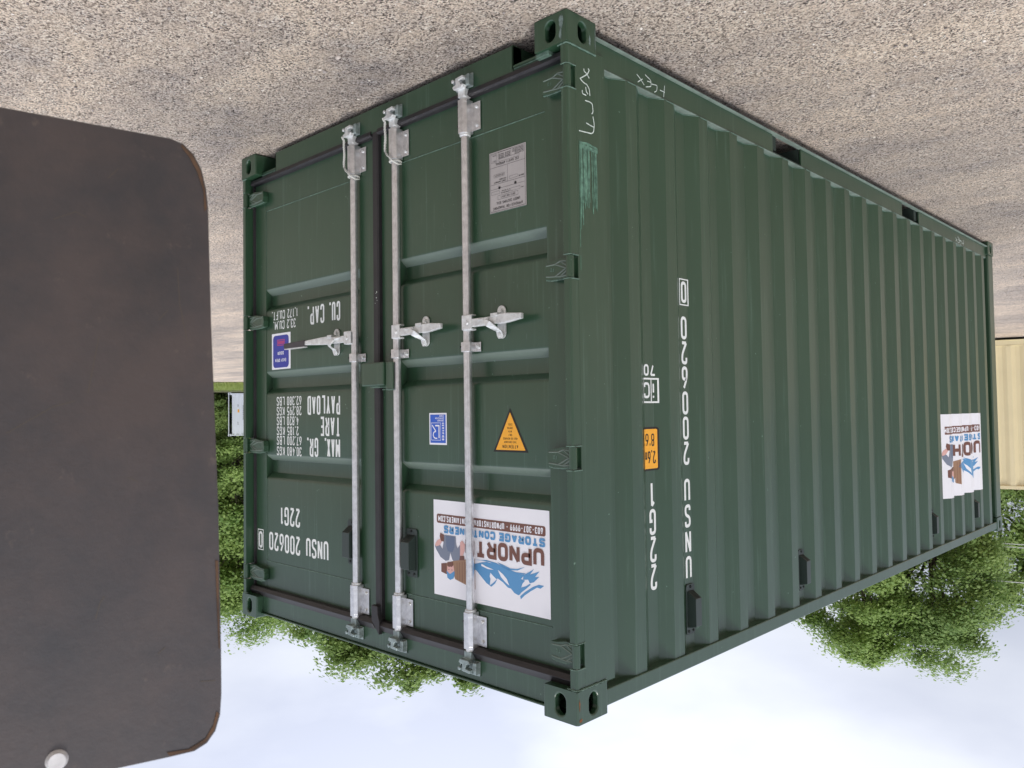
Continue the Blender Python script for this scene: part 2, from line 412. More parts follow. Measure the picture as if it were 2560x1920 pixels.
def shell(root, m, L, H, W=2.438, front=True, dark=None, e0=E0, weld=None, doors_end=True):
    """everything of an ISO box except its door end details"""
    mir = lambda x: W - x
    for sx, cx in ((1, 0), (-1, W)):
        for sy, cy in ((1, 0), (-1, L)):
            for sz, cz in ((1, 0), (-1, H)):
                casting_mb(cx, cy, cz, sx, sy, sz).build('corner_casting', m, root, bevel=.007 if (cx == 0 or cy == 0) else .004, seg=3, weld=True)
    top = H - .023
    for side, f in ((0, lambda x: x), (1, mir)):
        x = lambda a, b: (min(f(a), f(b)), max(f(a), f(b)))
        side_sheet(L, .153, H-.083, f, e0, .231, L-.205).build('side_panel', m, root, solid=.002)
        # bottom rail with fork pockets
        mb = MB()
        pk = [(1.69, 2.03), (L-2.39, L-2.03)] if L < 7 else []
        ys = [.176] + [q for p in pk for q in p] + [L-.176]
        for i in range(0, len(ys), 2):
            mb.box(*x(.020, .030), ys[i], ys[i+1], .049, .150)
        if m is GREEN: mb.mats = [GREEN, DUSTY_LIT]; mb.cur = 1  # up-facing steel paler: dust plus sky light put into the colour
        mb.box(*x(.003, .034), .178, L-.178, .043, .049)
        mb.box(*x(.016, .075), .225, L-.2, .146, .1525)
        mb.build('bottom_rail', m, root, bevel=.0015, seg=1)
        if pk:
            mb = MB()
            for a, b in pk:
                mb.box(*x(.035, 1.2), a-.008, a, .045, .145); mb.box(*x(.035, 1.2), b, b+.008, .045, .145); mb.box(*x(.02, 1.2), a, b, .139, .145)
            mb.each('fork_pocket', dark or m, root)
        mb = MB(); mb.box(*x(.004, .064), .172, L-.172, H-.086, H-.024)
        mb.build('top_rail', m, root, bevel=.004)
    # front end posts and end wall
    for f in (lambda x: x, mir):
        a, b = f(.005), f(.11)
        MB().box(min(a, b), max(a, b), L-.165, L-.005, .116, H-.116).build('corner_post', m, root, bevel=.012, seg=3)
    mb = MB(); n = 0; xs = []; xx = .11
    pts = [(xx, L-.02)]
    while xx < W-.35:
        pts += [(xx+.10, L-.02), (xx+.15, L-.065), (xx+.25, L-.065), (xx+.30, L-.02)]; xx += .30
    pts.append((W-.11, L-.02)); n = len(pts)
    mb.add([(a, b, .1) for a, b in pts] + [(a, b, H-.1) for a, b in pts], [(i, i+1, n+i+1, n+i) for i in range(n-1)])
    mb.build('end_wall', m, root, solid=.002)
    mb = MB(); mb.box(.16, W-.16, L-.06, L-.006, .02, .12); mb.box(.16, W-.16, L-.06, L-.006, H-.12, H-.03); mb.each('end_rail', m, root, bevel=.003)
    # roof and floor
    mb = MB(); ys = [.05]; y = .4
    while y < L-.4: ys += [y, y+.03, y+.12, y+.15]; y += .209*2 - .2
    ys.append(L-.05); zs = [H-.03]
    for i in range(1, len(ys)-1): zs.append(H-.03 if (i % 4) in (1, 0) else H-.012)
    zs.append(H-.03); n = len(ys)
    mb.add([(.06, a, b) for a, b in zip(ys, zs)] + [(W-.06, a, b) for a, b in zip(ys, zs)], [(i, i+1, n+i+1, n+i) for i in range(n-1)])
    mb.build('roof', m, root, solid=.002)
    mb = MB(); mb.box(.07, W-.07, .12, L-.08, .125, .15)
    y = .35
    while y < L-.2: mb.box(.03, W-.03, y, y+.045, .03, .124); y += .45
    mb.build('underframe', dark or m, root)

# ------------------------------------------------------------------ green container
LEN, HT = 6.058, 2.591
box = empty('shipping_container', (0, 0, 0), 0, 'new dark green steel shipping container with closed galvanised-bar doors and white stencilled numbers', 'shipping container')
shell(box, GREEN, LEN, HT, dark=GREEN_DARK)
D = .0625      # face of the doors

# door posts, notched round the four hinges
HZ = [(.200, .280), (.905, .985), (1.603, 1.683), (2.311, 2.393)]
for flip in (False, True):
    f = (lambda p: (2.438-p[0], p[1])) if flip else (lambda p: p)
    mb = MB()
    full = [(.010, .0048), (.036, .0048), (.036, .0525), (.005, .0525), (.005, .012), (.0066, .0075)]
    red = []
    z = .112; E_ = .003
    for a, b in HZ:
        mb.prism([f(p) for p in full], z, a-E_); z = b+E_
    mb.prism([f(p) for p in full], z, HT-.114)
    mb.prism([f(p) for p in [(.036, .0525), (.036, .080), (.046, .080), (.046, .231), (.005, .231), (.005, .0525)]], .112, HT-.114)
    mb.build('corner_post', GREEN, box, bevel=.0015, seg=1)
    mb = MB()                                                    # weld beads at hinge notches and castings
    def bead(mb, pts, r, seed=0, jit=.35):
        rnd = random.Random(seed); P = []; Rr = []
        for (a, b) in zip(pts[:-1], pts[1:]):
            a, b = Vector(a), Vector(b); n = max(2, int((b-a).length/.006))
            for i in range(n): P.append(a.lerp(b, i/n)); Rr.append(r*(1+rnd.uniform(-jit, jit)))
        P.append(Vector(pts[-1])); Rr.append(r); mb.tube(P, Rr, 6)
    k = 0
    for a, b in HZ:
        for zz in (a-E_-.001, b+E_+.001):
            k += 1; F3 = lambda x, y: (2.438-x if flip else x, y, zz)
            bead(mb, [F3(.036, .004), F3(.012, .004), F3(.005, .012), F3(.004, .054)], .0026, k)
    for zz in (.121, HT-.121):
        F3 = lambda x, y: (2.438-x if flip else x, y, zz); k += 1
        bead(mb, [F3(.05, .007), F3(.008, .004), F3(.003, .02), F3(.003, .174)], .0038, k)
    mb.each('weld_bead', GREEN_WELD, box, smooth=True, ang=80)

# sill and header
mb = MB(); P_ = .040
mb.box(.162, 2.276, P_+.004, P_+.05, .100, .1415)
mb.box(.309, 2.129, P_, P_+.05, .022, .1395)
for a in (.309, 2.121): mb.box(a, a+.008, P_, .30, .020, .12)
mb.build('door_sill', GREEN, box, bevel=.002, seg=2)
mb = MB(); mb.box(.162, .309, P_, .30, .106, .112); mb.box(2.129, 2.276, P_, .30, .106, .112); mb.each('sill_pocket', GREEN, box)
mb = MB(); mb.box(.162, 2.276, .22, .24, .0, .12); mb.build('shade_backing', GREEN_DARK, box)  # dark plate added as the black void behind the sill notches
mb = MB(); mb.box(.155, 2.283, P_, P_+.09, 2.452, 2.563); mb.box(.162, 2.276, P_-.012, P_+.09, 2.564, 2.572)
mb.build('door_header', GREEN, box, bevel=.003)
mb = MB()
bead(mb, [(.162, P_+.002, .1185), (.305, P_+.002, .1185)], .0022, 5); bead(mb, [(2.133, P_+.002, .1185), (2.276, P_+.002, .1185)], .0022, 6)
bead(mb, [(.164, .041, .02), (.164, .041, .116)], .002, 7); mb.each('weld_bead', GREEN_WELD, box, smooth=True, ang=80)
MB().box(.10, .165, .012, .058, .1175, .134).build('hinge_foot_plate', GREEN_WELD, box, bevel=.002)

# lighter green weld beads along the foot of the corrugated side sheet
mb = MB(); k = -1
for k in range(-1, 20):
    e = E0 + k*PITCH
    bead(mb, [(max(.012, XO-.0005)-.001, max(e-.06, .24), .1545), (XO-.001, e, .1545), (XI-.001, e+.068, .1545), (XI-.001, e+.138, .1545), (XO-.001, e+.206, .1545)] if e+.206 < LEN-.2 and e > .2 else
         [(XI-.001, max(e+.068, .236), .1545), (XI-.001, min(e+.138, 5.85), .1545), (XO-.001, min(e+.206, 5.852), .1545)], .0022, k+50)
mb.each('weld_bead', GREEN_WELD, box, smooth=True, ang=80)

# doors
GRV = [(.770, .886), (1.234, 1.352), (1.696, 1.822)]
def door(flip):
    X = (lambda x: 2.438-x) if flip else (lambda x: x)
    xr = lambda a, b: (min(X(a), X(b)), max(X(a), X(b)))
    mb = MB(); x0, xa, xb, x1 = .052, .165, 1.062, 1.196
    Z0, Z1, Z2, Z3 = .150, .320, 2.284, 2.436
    mb.box(*xr(x0, xa), D, D+.05, Z0, Z3); mb.box(*xr(xb, x1), D, D+.05, Z0, Z3)
    mb.box(*xr(xa, xb), D+.001, D+.05, Z0, Z1); mb.box(*xr(xa, xb), D+.001, D+.05, Z2, Z3)
    # pressed sheet with three horizontal grooves
    prof = [(D+.002, Z1)]
    for a, b in GRV:
        s_ = .028; pts = [(D+.002, a), (D+.038, a+s_), (D+.038, b-s_), (D+.002, b)]
        for q, (yy, zz) in enumerate(pts): prof.append((yy, zz))
    prof.append((D+.002, Z2))
    # soften the press radii
    sm = [prof[0]]
    for i in range(1, len(prof)-1):
        a, b, c = Vector(prof[i-1]), Vector(prof[i]), Vector(prof[i+1]); rd_ = .011 if i % 4 in (1, 0) else .0025
        p, q = b + (a-b).normalized()*rd_, b + (c-b).normalized()*rd_
        for t in (0, .33, .67, 1): sm.append(tuple(p*(1-t)**2 + b*2*t*(1-t) + q*t*t))
    sm.append(prof[-1]); n = len(sm); a, b = xr(xa-.002, xb+.002)
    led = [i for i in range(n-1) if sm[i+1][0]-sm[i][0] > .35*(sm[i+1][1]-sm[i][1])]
    mb.mats = [GREEN, GREEN_LIT]; mb.cur = 0
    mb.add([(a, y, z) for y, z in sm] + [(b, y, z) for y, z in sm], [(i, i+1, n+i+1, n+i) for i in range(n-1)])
    for i in led: mb.m[len(mb.m)-(n-1)+i] = 1  # up-facing groove slopes coloured lighter, as if lit from the sky
    d = mb.build('door', GREEN, box, smooth=True, ang=35)
    w = MB()
    for zz in (Z1, Z2): bead(w, [(X(xa+.004), D+.0012, zz), (X(xb-.004), D+.0012, zz)], .0021, int(zz*10)+flip)
    for xx in (xa, xb): bead(w, [(X(xx), D+.0012, Z1), (X(xx), D+.0012, GRV[0][0])], .0010, 3+flip); bead(w, [(X(xx), D+.0012, GRV[2][1]), (X(xx), D+.0012, Z2)], .0010, 4+flip)
    for ga, gb in GRV:
        for xx in ((xb,) if flip is False else (xa,)):
            pass
    w.each('weld_seam', GREEN_WELD, d, smooth=True, ang=80)
    g = MB()
    # rubber gasket strips, two-faceted lip
    def lip(z0, z1, zc, y_out):
        g.prism([(D+.01, z0), (P_-.004, z0+.002), (y_out, zc), (P_+.002, z1-.002), (D+.01, z1)], *xr(.046, 1.194), 'x')
    lip(.127, .158, .150, .030); lip(2.428, 2.482, 2.447, .022)
    g.prism([(X(.034), D+.012), (X(.037), .052), (X(.050), .048), (X(.054), D+.012)], .158, 2.428, 'z')
    g.build('door_gasket', RUBBER, d, bevel=.0012, seg=1)
    return d
DL = door(False); DR = door(True)
# centre astragal seal, its flap cut to a point over the header
mb = MB(); mb.prism([(1.196, D+.004), (1.198, .046), (1.205, .040), (1.236, .040), (1.243, .048), (1.243, D+.004)], .135, 2.44, 'z')
mb.prism([(1.198, 2.36), (1.243, 2.36), (1.243, 2.43), (1.186, 2.489), (1.184, 2.425), (1.196, 2.395)], .018, .0395, 'y')
mb.build('door_gasket', RUBBER, DR, bevel=.002, seg=1)
mb = MB()
for x, z, r in ((1.212, .925, .0022), (1.207, .939, .0012), (1.222, .951, .0014), (1.209, .898, .0026), (1.216, .905, .0012)): mb.box(x, x+r*1.6, .0387, .0398, z, z+r*2.2)
mb.each('paint_fleck', CHALK, DR)

# hinges
def hinge(flip, a, b, parent):
    X = (lambda x: 2.438-x) if flip else (lambda x: x)
    h = MB(); zc = (a+b)/2; hh = (b-a)/2
    h.cyl((X(.0165), .0175, a), (X(.0165), .0175, b), .0145, 20)
    out = [(.020, a+.004), (.075, a+.001), (.118, a+.010), (.148, a+.006 if False else a+.012), (.152, zc), (.148, b-.009), (.118, b-.003), (.075, b-.003), (.020, b-.006)]
    if flip: out = [(x*1.27 if x > .03 else .006, z) for x, z in out]
    out = [(X(x), z) for x, z in out]
    if flip: X = lambda x: 2.438-x*1.27
    h.prism(out, .030, .0615, 'y')
    hb = h.build('hinge', GREEN, parent, bevel=.003, seg=2)
    r = MB()
    for p in ([(.032, a+.014), (.072, a+.011), (.098, a+.020), (.142, a+.021)], [(.032, b-.014), (.072, b-.011), (.098, b-.014), (.142, b-.018)],
              [(.098, a+.020), (.045, zc), (.098, b-.014)], [(.034, zc-.004), (.072, a+.012)], [(.034, zc+.004), (.072, b-.012)]):
        for q0, q1 in zip(p[:-1], p[1:]): r.cyl((X(q0[0]), .0302, q0[1]), (X(q1[0]), .0302, q1[1]), .0030, 6)
    r.each('hinge_rib', GREEN_LIT, hb)  # ribs coloured lighter than the blade as painted highlights
    w = MB(); bead(w, [(X(.024), .036, b-.004), (X(.075), .034, b-.001), (X(.118), .034, b-.001), (X(.150), .040, b-.007)], .0034, int(b*100)); w.each('weld_bead', GREEN_WELD, hb, smooth=True)
    r = MB(); r.cyl((X(.034), .034, zc), (X(.042), .034, zc), .0035, 8); r.cyl((X(.0165), .0175, b), (X(.0165), .0175, b+.004), .006, 10); r.each('grease_nipple', RUST if not flip else ZINC, hb)
    dt = Decal(lambda u, v, l: (X(.112)+u, .0298-l*2, zc+v)); t2 = text2d('FD', 0, -.007, .014, .0024, cw=.6, align='m')
    dt.put(t2, GREEN_WELD); dt.build('cast_lettering', hb)
    return hb
for a, b in HZ: hinge(False, a, b, DL); hinge(True, a, b, DR)

# locking gear
def lock_gear(x, parent, tip, black=False):
    y = .0375; dx = -1
    MB().cyl((x, y-.002, .13), (x, y-.002, 2.47), .0178, 24).build('lock_rod', GALV, parent, smooth=True)
    for lo, hi, ear0, ear1, s_ in ((.170, .310, .180, .298, -1), (2.288, 2.434, 2.305, 2.425, 1)):
        b = MB()
        b.prism([(x+.0230, .0600), (x+.0240, .024), (x+.0135, .0085), (x-.0135, .0085), (x-.0240, .024), (x-.0240, .056), (x-.0700, .0565), (x-.0700, .0605), (x-.026, .0618), (x, .0618)], ear0, ear1, 'z')
        b.prism([(x+.0230, .0600), (x+.0240, .024), (x+.0135, .0085), (x-.0135, .0085), (x-.0240, .024), (x-.0238, .0600)], lo, ear0, 'z')
        b.prism([(x+.0230, .0600), (x+.0240, .024), (x+.0135, .0085), (x-.0135, .0085), (x-.0240, .024), (x-.0238, .0600)], ear1, hi, 'z')
        bo = b.build('rod_bracket', GALV, parent, bevel=.0022, seg=2)
        c = MB()
        for zz in (ear0+.02, ear1-.02): c.cyl((x-.049, .0575, zz), (x-.049, .050, zz), .008, 8, .006)
        c.each('rivet', ZINC, bo)
        c = MB()
        for zz in (ear0+.02, ear1-.02): c.cyl((x+.017, .0165, zz), (x+.0205, .0095, zz), .0042, 10)
        c.each('grease_hole', BLACK, bo)
        c = MB(); zc = lo-.006 if s_ < 0 else hi+.006
        c.cyl((x, y-.002, zc-.008), (x, y-.002, zc+.008), .0215, 24); zb = hi+.004 if s_ < 0 else lo-.004
        c.cyl((x, y-.002, zb-.006), (x, y-.002, zb+.006), .0235, 24); c.each('collar', ZINC, bo, bevel=.001, seg=1)
        # cam and keeper
        z0 = .128 if s_ < 0 else 2.474
        c = MB(); s = s_
        def bz(x0, x1, y0, y1, a, b_): c.box(x0, x1, y0, y1, min(z0+s*a, z0+s*b_), max(z0+s*a, z0+s*b_))
        c.prism([(x-.020, .014), (x+.020, .014), (x+.022, .052), (x-.022, .052)], min(z0-s*.03, z0+s*.006), max(z0-s*.03, z0+s*.006), 'z')
        c.prism([(x-.026, z0), (x+.026, z0), (x+.034, z0+s*.014), (x+.012, z0+s*.020), (x+.015, z0+s*.046), (x-.030, z0+s*.050), (x-.032, z0+s*.038), (x-.006, z0+s*.034), (x-.014, z0+s*.016), (x-.034, z0+s*.012)], -.006, .018, 'y')
        c.cyl((x+.034, -.004, z0+s*.040), (x+.034, .024, z0+s*.040), .008, 10)
        c.build('cam', GALV_CAM if s_ > 0 else ZINC, parent, bevel=.003, seg=2)
        c = MB()
        c.box(x-.052, x+.050, .033, .0395, min(z0+s*.006, z0+s*.066), max(z0+s*.006, z0+s*.066))
        c.prism([(x-.052, z0+s*.008), (x-.034, z0+s*.008), (x-.030, z0+s*.03), (x-.040, z0+s*.056), (x-.052, z0+s*.056)], .010, .036, 'y')
        c.prism([(x+.046, z0+s*.014), (x+.040, z0+s*.014), (x+.040, z0+s*.045), (x+.046, z0+s*.050)], .014, .036, 'y')
        c.prism([(x-.034, z0+s*.054), (x+.036, z0+s*.054), (x+.036, z0+s*.060), (x-.034, z0+s*.060)], .020, .036, 'y')
        c.build('cam_keeper', GALV_CAM, box, bevel=.003, seg=2)
    # middle guide
    b = MB(); b.prism([(x+.024, .0610), (x+.026, .022), (x+.012, .011), (x-.012, .011), (x-.026, .024), (x-.026, .056), (x-.056, .0565), (x-.056, .0610)], 1.182, 1.222, 'z')
    g = b.build('rod_guide', GALV, parent, bevel=.002)
    c = MB(); c.cyl((x-.044, .0565, 1.202), (x-.044, .048, 1.202), .0095, 6); c.cyl((x-.044, .048, 1.202), (x-.044, .045, 1.202), .006, 8); c.each('bolt', ZINC, g)
    c = MB(); c.cyl((x+.017, .017, 1.202), (x+.0205, .0105, 1.202), .0045, 10); c.each('grease_hole', BLACK, g)
    # handle: hub, arm, retainer and hinged catch
    s = 1 if tip > x else -1
    h = MB()
    h.box(min(x-s*.004, x+s*.052), max(x-s*.004, x+s*.052), .006, .014, 1.072, 1.134); h.box(min(x-s*.004, x+s*.05), max(x-s*.004, x+s*.05), .014, .040, 1.128, 1.136); h.box(min(x-s*.004, x+s*.05), max(x-s*.004, x+s*.05), .014, .040, 1.070, 1.077)
    hub = h.build('handle_hub', ZINC, parent, bevel=.003)
    c = MB(); c.cyl((x+s*.028, .007, 1.105), (x+s*.028, .001, 1.105), .009, 14, .007); c.each('rivet', ZINC, hub)
    h = MB(); L_ = abs(tip-x) if not black else .40
    st = [(.040, .012, .034, 1.090, 1.124), (.15, .012, .034, 1.090, 1.122), (.19, .016, .030, 1.089, 1.121), (.205, .012, .030, 1.083, 1.124), (.26, .008, .026, 1.085, 1.122), (L_, .004, .020, 1.092, 1.114)]
    vs = []; fs = []
    for d_, ya, yb, za, zb in st: vs += [(x+s*d_, ya, za), (x+s*d_, yb, za), (x+s*d_, yb, zb), (x+s*d_, ya, zb)]
    for i in range(len(st)-1):
        for k in range(4): fs.append((4*i+k, 4*i+(k+1) % 4, 4*i+4+(k+1) % 4, 4*i+4+k))
    fs += [(0, 1, 2, 3), tuple(4*(len(st)-1)+q for q in (3, 2, 1, 0))]
    h.add(vs, fs); ho = h.build('handle', ZINC, parent, bevel=.003)
    c = MB(); c.prism([(x+s*.085, 1.098), (x+s*.150, 1.092), (x+s*.150, 1.118), (x+s*.128, 1.106)], .004, .012, 'y'); c.build('handle_rib', ZINC, ho, bevel=.002)
    if black:
        c = MB(); c.prism([(x+s*.398, 1.088), (x+s*.398, 1.120), (tip, 1.121), (tip+s*.004, 1.115), (tip+s*.004, 1.100), (tip, 1.094)], .000, .022, 'y')
        c.build('handle_grip', GRIP, ho, bevel=.003)
        MB().box(min(x+s*.40, tip), max(x+s*.40, tip), .002, .022, 1.1215, 1.126).build('grip_edge', ZINC, ho)
    xr_ = x + s*(.178 if not black else .180); xr_ = x - .178 if s < 0 else x + .186
    b = MB(); b.prism(roundrect(xr_-.022, xr_+.022, 1.045, 1.178, .0215, 6), .0555, .0618, 'y')
    rt = b.build('handle_retainer', ZINC, parent, bevel=.0015, seg=1)
    c = MB(); c.cyl((xr_, .056, 1.066), (xr_, .046, 1.066), .010, 6); c.cyl((xr_, .046, 1.163), (xr_, .040, 1.163), .009, 10)
    c.each('bolt', ZINC, rt)
    c = MB(); c.prism([(xr_-.020, .056), (xr_-.020, .010), (xr_+.018, .010), (xr_+.018, .016), (xr_-.012, .018), (xr_-.012, .056)], 1.078, 1.092, 'z'); c.build('catch_lug', ZINC, rt, bevel=.002)
    c = MB(); vs = []; fs = []
    for cx_, cy_, cz_, w_, tx_, tz_ in ((-s*.054, .000, 1.108, .006, 0, 1), (-s*.038, -.004, 1.112, .022, -s*.4, .9), (-s*.018, -.004, 1.121, .028, -s*.6, .6), (-s*.004, .010, 1.136, .028, -s*.9, .3), (0, .040, 1.150, .030, -1*s, 0), (0, .046, 1.166, .034, -1*s, 0), (0, .046, 1.178, .020, -1*s, 0)):
        m_ = math.hypot(tx_, tz_); ax_, az2 = tx_/m_*w_/2, tz_/m_*w_/2
        for sg, dy_ in ((1, 0), (-1, 0), (-1, .007), (1, .007)): vs.append((xr_+cx_+sg*ax_, cy_+dy_, cz_+sg*az2))
    for i_ in range(6):
        for k_ in range(4): fs.append((4*i_+k_, 4*i_+(k_+1) % 4, 4*i_+4+(k_+1) % 4, 4*i_+4+k_))
    fs += [(0, 1, 2, 3), (27, 26, 25, 24)]; c.add(vs, fs); c.build('handle_catch', ZINC, rt, bevel=.002)
lock_gear(.586, DL, .252); lock_gear(1.056, DL, .722); lock_gear(1.383, DR, 1.978, black=True)

# lock box over the door meeting line
mb = MB(); mb.box(1.106, 1.276, -.006, .058, 1.236, 1.344)
lb = mb.build('lock_box', GREEN, DR, bevel=.006, seg=3)
MB().box(1.15, 1.22, .004, .05, 1.345, 1.352).build('lock_box_latch', GREEN_WELD, lb, bevel=.001)
mb = MB(); mb.box(1.276, 1.305, .03, .045, 1.27, 1.31); mb.cyl((1.292, .0295, 1.285), (1.292, .028, 1.285), .007, 10); mb.build('lock_box_tab', GREEN, lb, bevel=.003)
mb = MB(); mb.box(1.048, 1.102, .004, .012, 1.238, 1.362); mb.box(1.080, 1.102, .012, .060, 1.238, 1.360); mb.build('lock_shield', GREEN, DL, bevel=.003)
mb = MB(); bead(mb, [(1.05, .006, 1.364), (1.078, .004, 1.364), (1.10, .008, 1.363)], .003, 3); bead(mb, [(1.10, .02, 1.362), (1.15, .022, 1.362)], .002, 4); mb.each('weld_bead', GREEN_WELD, DL, smooth=True)

# ventilator: u across, v up, w out of the wall
def vent(fmap, parent, w=.078):
    def mp(mb): mb.v = [fmap(*p) for p in mb.v]; return mb
    mb = MB(); mb.prism(roundrect(-w/2, w/2, -.108, .108, .012, 4), 0, .006, 'y')
    mb.v = [(x, z, y) for x, y, z in mb.v]
    vo = mp(mb).build('ventilator', VENTG, parent, bevel=.001, seg=1)
    h = w/2 - .010
    mb = MB(); mb.prism([(.0065, -.080), (.046, -.052), (.046, .068), (.0065, .078)], -h, h, 'x'); mb.v = [(x, z, y) for x, y, z in mb.v]
    mp(mb).build('vent_hood', VENTG, vo, bevel=.002)
    mb = MB()
    for i in range(7):
        t = (i+.5)/7; a = Vector((.0065, -.080)).lerp(Vector((.046, -.052)), t); n = Vector((.58, -.82))
        q = a + n*.0015; mb.add([(-h+.004, q.y-.0011, q.x), (h-.004, q.y-.0011, q.x), (h-.004, q.y+.0006, q.x+.0018), (-h+.004, q.y+.0006, q.x+.0018)], [(0, 1, 2, 3)])
    mp(mb).build('vent_grille', VENTG2, vo)
    mb = MB()
    for u, v in ((0, -.097), (-.018, .093), (.018, .093)):
        mb.add(*(lambda m: (m.v, m.f))(MB().cyl((u, v, .006), (u, v, .010), .0065, 8, .005)))
    for i in range(len(mb.chunks)): mb.chunks[i] = ([fmap(*p) for p in mb.chunks[i][0]],) + mb.chunks[i][1:]
    mb.each('rivet', VENTG2, vo)
    return vo
vent(lambda u, v, w: (.993+u, D+.001-w, 2.097+v), DL)
vent(lambda u, v, w: (1.447+u, D+.001-w, 2.097+v), DR)
for n_ in (1, 5, 13, 17):
    yc = E0 + n_*PITCH + .103
    vent(lambda u, v, w, yc=yc: (XI-.001-w, yc-u, 2.338+v), box, w=.066)

# ------------------------------------------------------------------ markings on the doors
fd = lambda u, v, l: (u, D+.0018-l, v)
def frame2d(u0, u1, v0, v1, t, rad=0):
    out = []; ribbon(out, [(u0, v0, 1), (u1, v0, 1), (u1, v1, 1), (u0, v1, 1)], t, True, 0, rad); return out
dc = Decal(fd)
T = .0122
for s, u0, u1, v in (('CU.', 1.547, 1.642, .903), ('CAP.', 1.690, 1.846, .903), ('MAX.', 1.555, 1.690, 1.593), ('GR.', 1.752, 1.856, 1.593), ('TARE', 1.555, 1.733, 1.484), ('PAYLOAD', 1.553, 1.852, 1.375)):
    dc = Decal(fd); dc.put(text2d(s, u0, v, .099, T, gap=.15, width=u1-u0), WHITE); dc.build('lettering', DR)
T2 = .0060
for s, u0, u1, v in (('33.2 CU.M.', 1.966, 2.196, .953), ('1,172 CU.FT.', 1.944, 2.212, .897), ('30.480 KGS', 1.912, 2.164, 1.645), ('67.200 LBS', 1.912, 2.164, 1.588), ('2.185 KGS', 1.941, 2.164, 1.535), ('4.820 LBS', 1.941, 2.164, 1.481), ('28.295 KGS', 1.912, 2.164, 1.427), ('62.380 LBS', 1.912, 2.164, 1.373)):
    a_, b_ = s.split(' '); na, nb = (sum(NARROW.get(ch, 1)*.45+.15 for ch in q) for q in (a_, b_)); kk = (u1-u0)/(na+nb+.42)
    for q, uu, ww in ((a_, u0, (na-.15)*kk), (b_, u0+(na+.42)*kk, (nb-.15)*kk+.15*kk)): dc = Decal(fd); dc.put(text2d(q, uu, v, .0485, T2, gap=.15, width=ww), WHITE); dc.build('lettering', DR)
T = .0135
for s, u, v, w in (('UNSU', 1.664, 2.117, .208), ('200620', 1.930, 2.120, .320), ('22G1', 1.930, 1.972, .200)): dc = Decal(fd); dc.put(text2d(s, u, v, .100, T, gap=.12, width=w), WHITE); dc.build('lettering', DR)
dc = Decal(lambda u, v, l: (u, D-.0002-l, v)); dc.put(frame2d(2.311, 2.369, 2.117, 2.228, .005), WHITE); dc.put(text2d('0', 2.319, 2.126, .093, .0135, width=.042), WHITE); dc.build('check_digit', DR)

# logo sign (units: millimetres on a 670 x 408 sheet)
MASS = [(421,251),(372,238),(343,232),(296,236),(250,248),(205,257),(165,258),(132,257),(152,276),(130,279),(144,293),(151,309),(126,300),(105,288),(100,291),(122,308),(153,330),(158,337),(167,341),(189,335),(206,321),(224,319),(251,302),(279,291),(288,294),(307,283),(321,273),(326,289),(321,298),(326,325),(345,318),(364,304),(383,290),(402,275),(430,266)]
PEAK = [(154,355),(157,343),(131,323),(88,297),(58,285),(31,286),(50,299),(67,297),(101,316),(132,336)]
STREAK = [(421,233),(372,230),(324,231),(278,243),(232,254),(187,259),(134,256),(125,251),(178,253),(232,244),(287,230),(343,225)]
STREAK2 = [(282,226),(250,241),(214,249),(169,245),(129,227),(173,240),(209,242),(245,233)]
WISP = [(137,259),(82,229),(104,253),(53,234),(78,259),(55,255),(83,279),(105,286),(113,273),(141,277)]
CUT1 = [(278,256),(251,269),(228,286),(215,310),(233,302),(260,283)]
CUT2 = [(373,243),(344,251),(301,259),(335,260),(373,252)]
SMALLP = [(329,324),(317,329),(295,313),(281,292),(302,309),(319,321)]
CONT = [(622,272),(588,266),(543,252),(502,243),(411,227),(411,354),(465,343),(534,328),(539,317),(591,313),(622,307)]
CONTD = [(622,272),(588,266),(588,314),(622,307)]
HAT = [(588,299),(538,293),(537,310),(544,326),(565,335),(583,328)]
FACE = [(582,274),(543,269),(538,293),(565,310),(584,300)]
BEARD = [(581,261),(546,257),(544,271),(554,279),(561,278),(572,281),(582,277)]
BODY = [(599,148),(528,147),(525,181),(517,197),(500,178),(499,243),(543,252),(551,246),(563,219),(572,252),(593,258),(627,244),(654,215),(663,199),(632,192),(613,209),(604,172)]
ARML = [(662,195),(647,176),(623,164),(614,176),(631,195),(653,202)]
ARMR = [(500,169),(487,161),(470,175),(473,203),(485,225),(501,225)]
GLL = [(625,141),(601,148),(603,177),(622,175),(630,156)]
GLR = [(501,226),(476,223),(475,241),(506,245)]
BIB = [(590,150),(535,150),(536,195),(548,215),(578,215),(588,195)]
